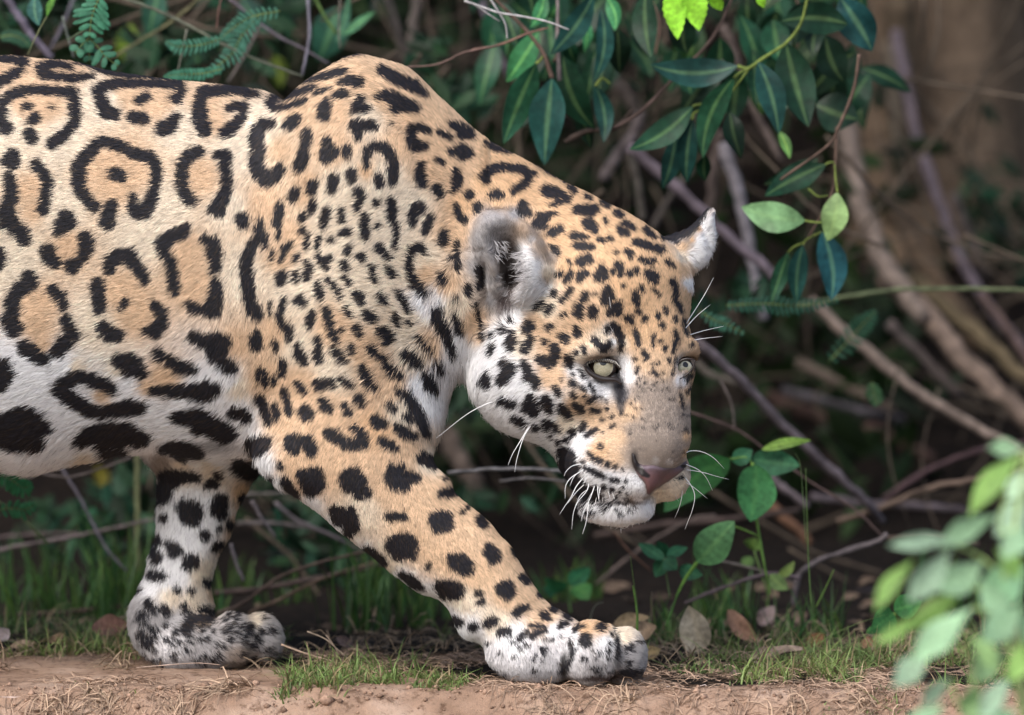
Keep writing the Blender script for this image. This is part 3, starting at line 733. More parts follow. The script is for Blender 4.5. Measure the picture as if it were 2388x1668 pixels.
V_ = (.64, .62, .63)
W_, C_, T_, O_, G_, L_ = (.88, .87, .89), (.79, .67, .53), (.68, .475, .31), (.67, .44, .26), (.32, .262, .222), (.36, .345, .35)
FIELD = [  # chart x, y, reach, colour
 (0,300,60,C_),(250,240,40,C_),(60,240,38,T_),(110,250,38,T_),(300,220,40,T_),(370,240,34,T_),(480,250,30,T_),(500,285,26,T_),(150,330,50,C_),(430,300,40,C_),
 (235,400,45,T_),(290,400,45,T_),(270,430,36,T_),(470,410,34,T_),(75,440,26,T_),(85,490,20,T_),(165,570,26,T_),(160,600,18,T_),(90,710,36,T_),(90,760,30,T_),(100,800,20,T_),
 (290,680,36,T_),(320,730,36,T_),(430,600,32,T_),(455,660,32,T_),(440,580,24,T_),(150,480,40,C_),(340,540,50,C_),(550,350,40,C_),(540,480,30,C_),(560,640,36,C_),(390,480,36,C_),
 (30,620,46,C_),(220,760,40,C_),(560,900,30,C_),(560,800,30,T_),(390,880,34,T_),(350,900,22,T_),(0,950,60,W_),(120,900,50,W_),(240,920,16,T_),(260,945,12,T_),(330,960,50,W_),(470,950,50,W_),(560,1010,46,W_),
 (560,960,40,W_),(400,1000,50,W_),(60,1070,60,W_),(60,850,36,W_),(20,880,40,W_),(150,850,26,W_),(200,985,50,W_),(320,1010,50,W_),(430,1030,50,W_),(480,900,30,W_),(540,880,26,W_),(520,860,20,W_),(300,890,20,W_),(130,1010,50,W_),(520,1050,40,W_),(200,1070,24,C_),(290,850,24,C_),(180,855,20,C_),
 (0,130,40,T_),(130,145,30,T_),(400,170,30,T_),(560,190,30,T_),(300,165,30,T_),(60,170,20,T_),(170,160,24,T_),
 (620,310,50,C_),(650,340,36,T_),(700,260,40,T_),(760,180,40,T_),(840,170,50,T_),(900,230,50,T_),(860,270,40,C_),(790,260,36,T_),(780,350,40,T_),(980,260,50,T_),(1060,320,50,T_),
 (620,480,40,T_),(680,540,30,T_),(660,600,30,T_),(760,470,60,C_),(720,460,36,T_),(720,420,30,T_),(820,420,50,C_),(850,400,26,O_),(900,480,50,C_),(900,420,40,C_),(960,470,40,C_),
 (1000,400,40,T_),(940,330,40,T_),(1080,400,50,T_),(800,600,60,C_),(880,580,40,C_),(700,680,50,C_),(640,780,40,T_),(700,800,50,C_),(780,760,50,T_),(840,700,50,C_),(930,560,22,C_),(960,620,40,C_),(1000,590,24,C_),
 (990,640,30,T_),(1040,660,30,T_),(1060,540,40,T_),(1080,480,30,O_),(620,880,50,T_),(700,900,50,T_),(780,860,50,C_),(860,820,50,T_),(900,900,50,T_),(960,820,40,C_),(960,740,20,C_),(1000,700,36,W_),
 (940,780,36,C_),(1000,800,40,T_),(1060,800,40,W_),(1090,850,36,W_),(1030,860,36,W_),(1100,760,36,T_),(1000,940,30,W_),(975,900,30,W_),(930,960,36,C_),(1060,720,30,C_),
 (660,980,50,T_),(760,980,60,T_),(880,1000,50,O_),(920,1060,50,T_),(700,1080,60,T_),(820,1080,60,T_),(620,1080,26,W_),(650,1130,26,W_),(720,1180,24,W_),(780,1230,24,W_),(850,1290,26,W_),(1000,1080,30,C_),
 (900,1140,60,T_),(980,1160,60,T_),(850,1180,50,C_),(960,1260,50,T_),(1060,1200,40,T_),(1040,1290,50,T_),(900,1300,40,C_),(930,1350,30,W_),(1000,1390,30,W_),(1110,1340,50,T_),(1160,1300,40,T_),
 (1180,1390,40,T_),(1080,1400,40,C_),(1050,1440,36,W_),(1100,1470,40,W_),(1230,1400,36,T_),(1150,1450,40,C_),(1200,1500,46,W_),(1260,1545,50,V_),(1160,1530,40,V_),(1270,1440,30,T_),(1250,1460,26,T_),(1350,1545,40,V_),(1340,1510,20,W_),
 (1360,1470,22,O_),(1400,1460,20,O_),(1415,1505,24,W_),(1470,1515,24,L_),(1480,1550,20,L_),(1455,1490,20,C_),(1440,1480,20,C_),(1380,1560,24,L_),(1340,1480,16,W_),(1290,1470,20,W_),
 (380,1080,30,G_),(420,1090,30,C_),(500,1090,30,C_),(570,1150,24,O_),(550,1230,24,O_),(530,1280,20,T_),(380,1200,40,W_),(440,1240,50,W_),(480,1200,40,W_),(400,1340,50,W_),(470,1340,36,C_),(500,1380,24,T_),
 (400,1390,30,C_),(450,1400,30,C_),(350,1360,30,W_),(330,1440,40,L_),(420,1450,40,L_),(400,1510,40,V_),(480,1490,40,L_),(470,1450,20,T_),(560,1470,40,L_),(620,1480,36,L_),(590,1450,22,C_),(560,1530,30,G_),(450,1530,36,L_),
 (1180,360,50,O_),(1130,420,40,O_),(1200,440,40,O_),(1300,470,40,O_),(1160,470,20,O_),(1290,540,50,O_),(1400,540,50,O_),(1480,560,40,O_),(1330,620,40,O_),(1440,640,50,O_),(1380,700,50,T_),(1500,700,50,O_),(1560,640,40,O_),
 (1570,700,30,O_),(1590,600,16,C_),(1600,555,16,G_),(1602,660,14,W_),(1550,780,40,O_),(1480,780,40,O_),(1340,740,40,T_),(1280,720,30,C_),(1250,760,40,T_),(1300,800,50,T_),(1220,800,30,C_),(1160,800,40,W_),(1150,880,46,W_),(1200,900,46,W_),
 (1290,880,36,T_),(1340,860,20,W_),(1350,830,16,C_),(1400,790,20,C_),(1420,770,12,W_),(1430,800,10,W_),(1380,900,20,W_),(1410,910,20,W_),(1362,880,12,W_),(1455,850,22,W_),(1460,880,20,W_),(1455,800,18,C_),
 (1500,840,30,T_),(1545,850,30,T_),(1500,920,30,G_),(1540,930,36,G_),(1580,950,24,G_),(1480,1000,30,G_),(1590,850,12,W_),(1588,890,12,W_),(1615,880,16,O_),(1610,920,16,O_),(1360,930,20,T_),(1340,950,30,T_),(1280,950,40,W_),(1230,960,40,W_),(1320,990,36,C_),(1280,1010,36,W_),
 (1390,980,34,T_),(1360,1020,22,W_),(1340,1050,20,W_),(1330,1020,22,W_),(1400,1050,26,O_),(1430,1070,22,T_),(1440,1020,24,T_),(1470,960,40,T_),(1450,920,24,L_),(1520,970,44,G_),(1520,1010,40,G_),(1550,1050,40,G_),
 (1560,980,40,G_),(1490,1050,30,G_),(1500,1065,22,G_),(1530,1074,10,(.6,.55,.52)),(1560,1078,10,(.6,.55,.52)),(1510,1000,30,G_),(1560,1020,26,G_),(1490,930,22,G_),(1600,1020,10,O_),(1602,1060,10,O_),(1590,940,14,T_),(1420,1120,24,W_),(1460,1140,24,W_),(1380,1100,18,W_),(1490,1120,16,W_),
 (1500,1150,12,W_),(1470,1165,10,G_),(1540,1150,24,C_),(1580,1120,16,C_),(1440,1205,40,W_),(1400,1190,26,W_),(1490,1195,26,W_),
 (1130,560,40,L_),(1150,520,34,L_),(1115,620,22,L_),(1140,655,14,L_),(1250,540,22,G_),(1262,570,18,G_),(1288,600,20,G_),(1240,560,12,L_),(1280,640,20,C_),(1240,630,26,W_),(1220,590,20,W_),(1260,670,24,W_),(1146,700,20,L_),(1200,740,30,W_),(1240,700,26,W_),(1120,700,14,G_),
 (1200,500,16,L_),(1110,740,16,T_),(1125,790,14,T_),(1600,545,12,G_),(1575,552,16,L_),(1640,570,18,W_),(1650,530,14,W_),(1620,600,16,W_),(1612,560,7,O_),(1630,535,6,O_),(1590,575,14,T_),
]
_FA = np.array([[a, b, r, *c] for a, b, r, c in FIELD])

def field_color(sx, sy):
    num = np.zeros((len(sx), 3)); den = np.zeros(len(sx))
    for a, b, r, c0, c1, c2 in _FA:
        m = (np.abs(sx - a) < r * 6) & (np.abs(sy - b) < r * 6)
        q = ((sx[m] - a) ** 2 + (sy[m] - b) ** 2) / (r * r)
        w = 1.0 / (0.04 + q * q)
        num[m] += w[:, None] * np.array([c0, c1, c2]); den[m] += w
    num += 0.003 * np.array(C_); den += 0.003
    return num / den[:, None]

DARKS = [  # soft darker smudges: x, y, rx, ry, strength, colour
 (1441,900,15,24,.95,(.045,.045,.055)),(1450,925,15,26,.92,(.045,.045,.055)),(1448,950,10,16,.8,(.07,.065,.07)),(1415,888,36,7,.9,(.03,.025,.03)),(1372,862,9,22,.8,(.04,.03,.03)),(1405,834,34,4,.75,(.06,.05,.045)),
 (1440,860,7,20,.85,(.04,.035,.04)),(1600,836,18,4,.7,(.05,.04,.04)),(1606,880,14,7,.85,(.03,.025,.025)),(1622,856,6,22,.7,(.04,.03,.03)),(1586,900,5,40,.45,(.25,.15,.08)),
 (1480,1075,9,26,.8,(.03,.025,.025)),(1500,1108,16,14,.75,(.06,.045,.045)),(1515,1140,5,14,.7,(.06,.045,.045)),
 (1455,1172,60,5,.75,(.06,.045,.04)),(1510,1160,12,8,.6,(.08,.06,.05)),(1194,648,28,36,.97,(.022,.012,.011)),(1180,590,26,34,.85,(.07,.045,.04)),(1185,705,24,28,.9,(.05,.028,.027)),(1215,640,20,26,.7,(.06,.04,.04)),
 (1122,660,12,34,.8,(.04,.025,.02)),(1168,720,12,24,.5,(.09,.06,.06)),(1600,535,30,7,.8,(.03,.03,.04)),(1630,510,9,14,.75,(.03,.03,.04)),(1653,490,6,8,.6,(.06,.05,.05)),(1150,488,50,5,.55,(.06,.04,.04)),
 (1255,545,34,16,.35,(.16,.12,.09)),(1245,1572,80,12,.4,(.3,.3,.33)),(1316,1550,9,34,.85,(.02,.02,.02)),(1437,1540,7,28,.6,(.05,.05,.05)),(573,1510,8,34,.7,(.05,.05,.05)),(430,1545,90,10,.5,(.2,.17,.17)),(560,1548,60,9,.6,(.03,.03,.03)),(1410,1580,80,7,.9,(.05,.025,.022)),(1480,1572,24,12,.8,(.03,.025,.025)),(1312,1560,10,24,.7,(.03,.025,.025)),  # bluish paw bottom and toe grooves are painted shade; soles are dark skin
 (1455,1545,14,22,.4,(.07,.07,.08)),(480,1035,90,14,.55,(.05,.04,.035)),(585,1100,20,34,.6,(.03,.025,.02)),(1160,560,20,26,.3,(.2,.17,.16)),  # belly edge and far leg top carry the body's painted shadow
 (1030,870,40,20,.3,(.2,.17,.15)),(1000,680,16,40,.35,(.3,.2,.12)),
]

def coat_color(p, jit=0.0):
    """colour and darkness of the coat at world points"""
    sx, sy = chart(p)
    out = sx < 0
    sx = np.where(out, np.abs(sx) % 560, sx)
    hind = out & (sy > 1060)
    if jit:
        sx = sx + RNG.normal(0, jit, len(sx)); sy = sy + RNG.normal(0, jit, len(sx))
    col = field_color(sx, sy)
    sxm = np.where(hind, 800 + (sx * 0.9) % 300, sx); sym = np.where(hind, 960 + (sy - 1060) * 0.6, sy)
    i = np.clip((sxm / CS), 0, CW - 1.01); k = np.clip(sym / CS, 0, CH - 1.01)
    i0, k0 = i.astype(int), k.astype(int); u, v = i - i0, k - k0
    d = (COATD[k0, i0] * (1 - u) * (1 - v) + COATD[k0, i0 + 1] * u * (1 - v) + COATD[k0 + 1, i0] * (1 - u) * v + COATD[k0 + 1, i0 + 1] * u * v)
    for a, b, rx, ry, s, c in DARKS:
        m = (np.abs(sx - a) < 2.2 * rx) & (np.abs(sy - b) < 2.2 * ry)
        q = ((sx[m] - a) / rx) ** 2 + ((sy[m] - b) / ry) ** 2
        w = (s * np.clip(1.6 - 1.1 * np.sqrt(q), 0, 1) ** 1.0)[:, None]
        col[m] = col[m] * (1 - w) + np.array(c) * w
    return col, d, sx, sy

# ------------------------------------------------------------------ lie and length of the hair
GUIDE = [  # chart x, y, dx, dy, length mm, lift
 (0,200,-1,.1,11,.25),(300,200,-1,.1,11,.25),(550,230,-1,.15,11,.25),(200,400,-1,.15,11,.25),(450,420,-1,.3,11,.25),(100,700,-1,.3,12,.25),(300,700,-1,.4,12,.25),(480,650,-.9,.7,12,.25),
 (560,500,-.3,1,13,.3),(575,700,-.2,1,13,.3),(560,900,-.4,1,17,.3),(200,900,-1,.35,15,.3),(400,930,-1,.4,18,.3),(0,980,-1,.4,18,.3),(500,1010,-.9,.5,20,.3),(100,1080,-.5,1,24,.4),(300,1060,-.6,1,22,.4),(560,1060,-.6,.8,22,.4),
 (760,150,-1,.35,10,.25),(860,130,-1,0,10,.25),(950,220,-1,-.4,10,.25),(700,260,-.6,1,11,.25),(620,350,-.6,.9,12,.25),(780,350,-.3,1,11,.3),(900,350,-.3,1,10,.3),(1050,330,-.8,-.4,9,.25),
 (650,500,-.4,1,12,.25),(760,540,-.8,.5,11,.25),(880,520,-.8,.4,11,.3),(700,650,-1,.45,11,.25),(850,680,-1,.2,12,.28),(640,800,-.3,1,12,.22),(750,820,-.8,.7,12,.25),(880,820,-1,.4,14,.3),
 (950,740,-1,-.2,15,.35),(980,620,-.8,-.2,12,.35),(1000,500,-.6,.6,10,.3),(1020,700,-.2,.9,16,.35),(1030,840,.1,1,22,.4),(980,850,-.5,.8,18,.35),(940,900,-.5,.9,18,.35),(1000,950,.2,1,16,.35),(1090,840,.2,.9,22,.4),
 (650,950,-.5,.9,10,.22),(780,950,-.7,.7,11,.22),(900,1000,-.5,.8,11,.22),(980,1040,.1,1,13,.3),(700,1080,-.3,1,9,.2),(850,1080,-.3,1,9,.2),(960,1130,.1,1,8,.2),(1040,1150,.4,.9,9,.25),(640,1120,-.3,1,13,.3),
 (800,1200,-.1,1,8,.2),(930,1240,.1,1,7.5,.2),(1080,1240,.4,.9,7.5,.22),(850,1290,-.1,1,10,.3),(1000,1340,.2,1,7.5,.2),(1140,1330,.5,.9,7.5,.22),(1040,1440,0,1,10,.3),(1150,1420,.4,.9,7.5,.22),(1250,1410,.8,.6,7.5,.25),
 (1200,1500,.3,1,9,.3),(1270,1520,.2,1,8,.3),(1360,1450,.9,.2,7,.3),(1390,1530,.2,1,8,.3),(1480,1520,.9,.4,8,.3),(1440,1480,.8,.5,7,.3),(1150,1540,0,1,9,.3),
 (380,1120,-.2,1,13,.3),(480,1120,-.2,1,13,.3),(400,1250,-.2,1,12,.3),(500,1230,0,1,12,.3),(570,1130,0,1,12,.25),(360,1350,-.3,1,12,.35),(450,1370,.1,1,12,.3),(330,1450,.1,1,14,.4),(420,1460,.6,.8,12,.35),(440,1520,.4,1,11,.35),
 (540,1450,.9,-.1,11,.35),(560,1500,.9,.4,11,.35),(630,1490,.9,.4,10,.35),
 (1150,380,-.8,-.3,8,.3),(1250,440,-.9,-.3,8,.3),(1350,480,-.8,-.5,7,.3),(1450,540,-.6,-.8,7,.28),(1300,580,-.8,-.5,7,.28),(1400,640,-.4,-1,7,.25),(1500,640,0,-1,7,.25),(1560,640,.3,-1,7,.25),(1600,700,.5,-.8,8,.3),
 (1330,720,-.8,-.5,8,.28),(1420,760,-.2,-1,7,.25),(1500,780,.0,-1,6,.22),(1570,780,.3,-1,6,.22),(1240,760,-1,-.1,10,.3),(1170,800,-.9,.5,13,.35),(1260,850,-1,.1,9,.28),(1160,900,-.9,.6,15,.35),(1220,940,-.8,.8,13,.35),
 (1330,850,-1,-.1,7,.25),(1340,920,-1,.2,6,.25),(1400,905,-.7,.4,6,.2),(1420,830,-.3,-1,6,.3),(1460,860,-.1,-1,6,.22),(1530,880,.1,-1,5.5,.22),(1480,960,-.3,-1,5.5,.24),(1550,980,.1,-1,5,.24),(1440,1000,-.8,-.3,4.5,.22),
 (1600,900,.4,-.6,6,.3),(1390,1000,-1,.1,5.5,.25),(1310,990,-.9,.5,10,.3),(1270,1040,-.8,.8,13,.35),(1330,1110,-.8,.7,10,.35),(1400,1080,-.9,.4,6,.25),(1450,1120,-.6,.6,6,.28),(1500,1060,-.2,-.8,3.5,.2),(1560,1070,.1,-.8,3.5,.2),
 (1500,1140,-.1,1,5,.3),(1550,1150,.3,1,6,.35),(1590,1110,.7,.5,6,.35),(1400,1200,-.6,.9,11,.4),(1450,1210,-.1,1,11,.45),(1500,1200,.5,.9,10,.4),
 (1130,530,-.3,-.6,6,.4),(1180,500,.2,-1,6,.35),(1260,560,.5,-.8,7,.3),(1290,640,.3,-.8,8,.3),(1245,610,-.9,.35,13,.4),(1240,650,-1,.1,13,.4),(1225,700,-1,-.3,13,.4),(1120,640,.6,.6,9,.4),(1200,730,.4,-1,20,.5),(1150,700,.3,-.6,12,.4),
 (1250,690,-.9,.2,16,.5),(1600,550,.6,-.8,6,.3),(1650,520,.5,-.5,6,.4),(1640,590,.6,.6,13,.4),(1615,640,.5,.8,12,.4),
]
_GA = np.array(GUIDE, float)
_gl = np.hypot(_GA[:, 2], _GA[:, 3]); _GA[:, 2] /= _gl; _GA[:, 3] /= _gl

def hair_flow(sx, sy):
    num = np.zeros((len(sx), 4)); den = np.zeros(len(sx))
    for a, b, dx, dy, L, lf in _GA:
        q = ((sx - a) ** 2 + (sy - b) ** 2) / 2500.0
        w = 1.0 / (0.05 + q * q)
        num += w[:, None] * np.array([dx, dy, L, lf]); den += w
    return num / den[:, None]

def in_poly(sx, sy, pts):
    c = np.zeros(len(sx), bool)
    n = len(pts)
    for i in range(n):
        (ax, ay), (bx, by) = pts[i], pts[(i + 1) % n]
        m = (ay > sy) != (by > sy)
        c ^= m & (sx < ax + (sy - ay) * (bx - ax) / ((by - ay) if by != ay else 1e-9))
    return c

BARE = [[(1474,1062),(1480,1056),(1484,1066),(1494,1082),(1530,1085),(1566,1090),(1597,1078),(1601,1084),(1586,1104),(1550,1130),(1520,1152),(1511,1150),(1498,1120),(1482,1094)],
        EYES[0][0], EYES[1][0]]

vn = np.empty(len(body_me.vertices) * 3, np.float32)
body_me.vertices.foreach_get("normal", vn); vn = vn.reshape(-1, 3)
vco = np.empty(len(body_me.vertices) * 3, np.float32)
body_me.vertices.foreach_get("co", vco); vco = vco.reshape(-1, 3).astype(np.float64)
ccol, cd, csx, csy = coat_color(vco)
blk = np.clip(0.5 - cd / 6.0, 0, 1)[:, None]
ccol = ccol * 0.62 * (1 - blk) + np.array([.012, .012, .016]) * blk
set_color(body_me, ccol)

mat_skin = NT("jaguar_skin")
_a = mat_skin.n("ShaderNodeAttribute", attribute_name="coat")
mat_skin.l(_a.outputs["Color"], mat_skin.b.inputs["Base Color"])
mat_skin.b.inputs["Roughness"].default_value = 0.8
mat_skin.b.inputs["Specular IOR Level"].default_value = 0.2
body_me.materials.append(mat_skin.m)

def ear_tufts():
    """long pale hairs that cross the hollow of the near ear"""
    from mathutils.bvhtree import BVHTree
    m_ = (vco[:, 0] > -.06) & (vco[:, 1] < 0); q_ = BQ[m_[BQ].all(1)]
    bv = BVHTree.FromPolygons([tuple(v) for v in vco], [tuple(int(i) for i in q) for q in q_])
    o_ = Vector(CAM); out = []
    for (x0, x1, y0, y1, dx, dy, ln, n) in ((1220, 1250, 585, 700, -1, .25, 18, 170), (1150, 1176, 560, 600, .7, .7, 10, 50), (1160, 1178, 690, 735, .6, -.7, 14, 70), (1140, 1165, 640, 700, .7, -.2, 9, 40)):
        for _ in range(n):
            a, b = random.uniform(x0, x1), random.uniform(y0, y1)
            h = bv.ray_cast(o_, (Vector(P(a, b, 0)) - o_).normalized())
            if h[0] is None: continue
            an = math.atan2(dy, dx) + random.gauss(0, .42); L = ln * .001 * random.uniform(.6, 1.25)
            d = Vector((math.cos(an), -.35 + random.uniform(-.2, .15), -math.sin(an))).normalized()
            cv = Vector((0, -.1, random.uniform(-.35, .2)))
            out.append([tuple(h[0] + d * L * s + cv * L * s * s) for s in (0, .3, .65, 1)])
    pts = np.array(out, np.float32); m = len(pts)
    cu = bpy.data.hair_curves.new("ear_hair"); cu.add_curves([4] * m)
    cu.points.foreach_set("position", pts.ravel())
    cu.points.foreach_set("radius", np.tile(np.array([.00034, .0003, .00022, .00006], np.float32), m))
    at = cu.attributes.new("coat", 'FLOAT_COLOR', 'CURVE')
    c4 = np.ones((m, 4), np.float32); c4[:, :3] = np.array([.50, .48, .49]) * RNG.uniform(.4, 1.3, (m, 1)); at.data.foreach_set("color", np.minimum(c4, 1).ravel())
    an = cu.attributes.new("lie", 'FLOAT_VECTOR', 'CURVE'); an.data.foreach_set("vector", np.tile(np.array([-.2, -.9, .35], np.float32), m))
    return cu

def grow_fur(name, count, width, seg=4):
    tri = BQ[:, [0, 1, 2, 0, 2, 3]].reshape(-1, 3)
    a, b, c = vco[tri[:, 0]], vco[tri[:, 1]], vco[tri[:, 2]]
    area = np.linalg.norm(np.cross(b - a, c - a), axis=1) / 2
    cen = (a + b + c) / 3
    nrm = vn[tri].mean(1)
    view = CAM - cen; view /= np.linalg.norm(view, axis=1)[:, None]
    face = (nrm * view).sum(1)
    w = np.where(face > -0.25, 1.0, 0.06)
    w[cen[:, 0] < -0.66] *= 0.10
    w[(cen[:, 0] > -0.06)] *= 1.25
    w[(cen[:, 0] > 0.11) & (cen[:, 2] > 0.2)] *= 1.5
    pr = area * w; pr /= pr.sum()
    ti = RNG.choice(len(tri), count, p=pr)
    u = RNG.random(count); v = RNG.random(count); f = u + v > 1; u[f] = 1 - u[f]; v[f] = 1 - v[f]
    p = a[ti] + (b[ti] - a[ti]) * u[:, None] + (c[ti] - a[ti]) * v[:, None]
    t3 = tri[ti]
    n = vn[t3[:, 0]] * (1 - u - v)[:, None] + vn[t3[:, 1]] * u[:, None] + vn[t3[:, 2]] * v[:, None]
    n /= np.linalg.norm(n, axis=1)[:, None] + 1e-9
    wt = w[ti]
    sx, sy = chart(p)
    fsx = np.where(sx < 0, np.maximum(sx, 0) + 0, sx)
    keep = np.ones(count, bool)
    for poly in BARE: keep &= ~(in_poly(sx, sy, poly) & (p[:, 1] < -0.05))
    keep &= ~((((sx - 1186) / 25) ** 2 + ((sy - 638) / 56) ** 2 < 1) & (p[:, 1] < -0.08))
    p, n, sx, sy, fsx, wt = p[keep], n[keep], sx[keep], sy[keep], fsx[keep], wt[keep]
    m = len(p)
    fl = hair_flow(fsx, sy)
    # gentle waviness of the lie, the same for neighbouring hairs
    ph = np.sin(p[:, 0] * 61 + 3 * np.sin(p[:, 2] * 47)) * np.cos(p[:, 2] * 53 + 2 * np.sin(p[:, 0] * 39))
    ph2 = np.sin(p[:, 0] * 233 + 5 * np.sin(p[:, 2] * 171)) * np.cos(p[:, 2] * 211)
    ang = np.arctan2(fl[:, 1], fl[:, 0]) + 0.16 * ph + 0.16 * ph2 + RNG.normal(0, 0.16, m)
    g = np.stack([np.cos(ang), np.zeros(m), -np.sin(ang)], 1)
    t = g - n * (g * n).sum(1)[:, None]
    tl = np.linalg.norm(t, axis=1)
    t = t / np.maximum(tl, 0.05)[:, None]
    L = fl[:, 2] * 0.001 * RNG.uniform(0.7, 1.2, m)
    long_ = RNG.random(m) < 0.03
    L[long_] *= 1.35
    lift = fl[:, 3] * RNG.uniform(0.6, 1.5, m)
    # tufts: tips lean to a shared centre
    cell = 0.0042
    key = np.floor(p / cell).astype(np.int64)
    h = (key[:, 0] * 73856093) ^ (key[:, 1] * 19349663) ^ (key[:, 2] * 83492791)
    r1 = ((h * 2654435761) % 1000003) / 1000003.0; r2 = ((h * 40503 + 12345) % 999983) / 999983.0; r3 = ((h * 69621 + 77) % 999961) / 999961.0
    cc = (key + np.stack([r1, r2, r3], 1)) * cell
    pull = cc - p; pull -= n * (pull * n).sum(1)[:, None]
    cl = RNG.uniform(0.2, 0.75, m)[:, None]
    S = np.linspace(0, 1, seg)
    pts = np.empty((m, seg, 3), np.float32)
    for i, s in enumerate(S):
        pts[:, i] = (p - n * 0.0006 + t * (L * s * np.cos(lift))[:, None] + n * (L * lift * (s - 0.38 * s * s))[:, None] + pull * cl * (s ** 1.3) * 0.8)
    col, d, _, _ = coat_color(p + t * (L * 0.5)[:, None], 1.0)
    d = d - np.where(sx < 600, 0.9 + L * 280, np.where(sy < 940, 0.5 + L * 170, 0.9 + L * 270))
    edge = RNG.normal(0, 2.4, m)
    bk = np.clip(0.5 - (d + edge) / 1.6, 0, 1)[:, None]
    var = (RNG.normal(1.0, 0.10, m) + 0.06 * ph2 + 0.16 * (r1 - .5) * 2)[:, None]
    col = np.clip(col * var, 0.004, 0.9)
    mz = np.exp(-(((sx - 1525) / 60) ** 2 + ((sy - 990) / 90) ** 2))[:, None]
    col = np.clip(col * (1 + mz * (RNG.normal(0, .16, m)[:, None] + .5 * (r2 - .5)[:, None])), .004, .9)
    stray = (RNG.random(m) < 0.03)[:, None]
    dark = np.array([.009, .0085, .012]) * RNG.uniform(0.5, 2.4, m)[:, None]
    brn = (RNG.random(m) < .10)[:, None]; dark = np.where(brn, np.array([.045, .03, .02]), dark)
    col = np.where(stray & (bk < .2), col * 0.45, col)
    col = col * (1 - bk) + dark * bk
    cu = bpy.data.hair_curves.new(name)
    cu.add_curves([seg] * m)
    cu.points.foreach_set("position", pts.ravel())
    rad = np.array([1.0, 0.85, 0.6, 0.12]) if seg == 4 else np.linspace(1, .1, seg)
    wd = width * RNG.uniform(0.7, 1.3, m) * np.where(wt < 0.5, 2.4, 1.0) * (0.75 + fl[:, 2] / 40)
    cu.points.foreach_set("radius", (wd[:, None] * rad[None]).astype(np.float32).ravel())
    at = cu.attributes.new("coat", 'FLOAT_COLOR', 'CURVE')
    cc4 = np.ones((m, 4), np.float32); cc4[:, :3] = col
    at.data.foreach_set("color", cc4.ravel())
    an = cu.attributes.new("lie", 'FLOAT_VECTOR', 'CURVE')
    an.data.foreach_set("vector", n.astype(np.float32).ravel())
    return cu

fur_m = NT("jaguar_fur")
_a = fur_m.n("ShaderNodeAttribute", attribute_name="coat")
fur_m.l(_a.outputs["Color"], fur_m.b.inputs["Base Color"])
fur_m.b.inputs["Roughness"].default_value = 0.62
fur_m.b.inputs["Specular IOR Level"].default_value = 0.30
_nn = fur_m.n("ShaderNodeAttribute", attribute_name="lie")
_g = fur_m.n("ShaderNodeNewGeometry")
_mx = fur_m.n("ShaderNodeMix", data_type='VECTOR'); _mx.inputs[0].default_value = 0.35
fur_m.l(_nn.outputs["Vector"], _mx.inputs[4]); fur_m.l(_g.outputs["Normal"], _mx.inputs[5])
_vn = fur_m.n("ShaderNodeVectorMath", operation='NORMALIZE')
fur_m.l(_mx.outputs[1], _vn.inputs[0]); fur_m.l(_vn.outputs[0], fur_m.b.inputs["Normal"])

fur_cu = grow_fur("fur", FUR_COUNT, 0.00030)
fur_cu.materials.append(fur_m.m)
jaguar = empty("jaguar", (-0.3, 0, 0), "spotted tan and white jaguar walking with lowered head along the bank", "jaguar")
bpy.context.view_layer.update()
def jag(o):
    link(o); o.parent = jaguar; o.matrix_parent_inverse = jaguar.matrix_world.inverted(); return o
body = jag(bpy.data.objects.new("body", body_me))
fur = jag(bpy.data.objects.new("fur", fur_cu)); fur["kind"] = "stuff"

_eh = ear_tufts(); _eh.materials.append(fur_m.m)
ear_hair = jag(bpy.data.objects.new("ear_hair", _eh)); ear_hair["kind"] = "stuff"
# ------------------------------------------------------------------ eyes, nose and whiskers
from mathutils.bvhtree import BVHTree
_hm = (vco[:, 0] > -0.06) & (vco[:, 1] < 0.02)
_hq = BQ[_hm[BQ].all(1)]
head_bvh = BVHTree.FromPolygons([tuple(v) for v in vco], [tuple(int(i) for i in q) for q in _hq])
CAMV = Vector(CAM)
def surf(sx, sy, default=-0.12):
    """depth y of the head's skin seen at a chart position"""
    d = (Vector(P(sx, sy, 0.0)) - CAMV).normalized()
    h = head_bvh.ray_cast(CAMV, d)
    return h[0].y if h[0] is not None else default

def ball_cap(name, centre, axis, r, half_angle, mat, parent=None, rings=10, seg=28):
    q = Vector((0, -1, 0)).rotation_difference(Vector(axis).normalized())
    vs = [Vector((0, -r, 0))]; fs = []
    for i in range(1, rings + 1):
        a = half_angle * i / rings
        for k in range(seg):
            w = 2 * math.pi * k / seg
            vs.append(Vector((math.sin(a) * math.cos(w) * r, -math.cos(a) * r, math.sin(a) * math.sin(w) * r)))
    for k in range(seg): fs.append((0, 1 + k, 1 + (k + 1) % seg))
    for i in range(rings - 1):
        for k in range(seg):
            a = 1 + i * seg + k; b = 1 + i * seg + (k + 1) % seg
            fs.append((a, a + seg, b + seg, b))
    vs = [tuple(q @ v + Vector(centre)) for v in vs]
    return mesh_obj(name, vs, fs, mat, parent)

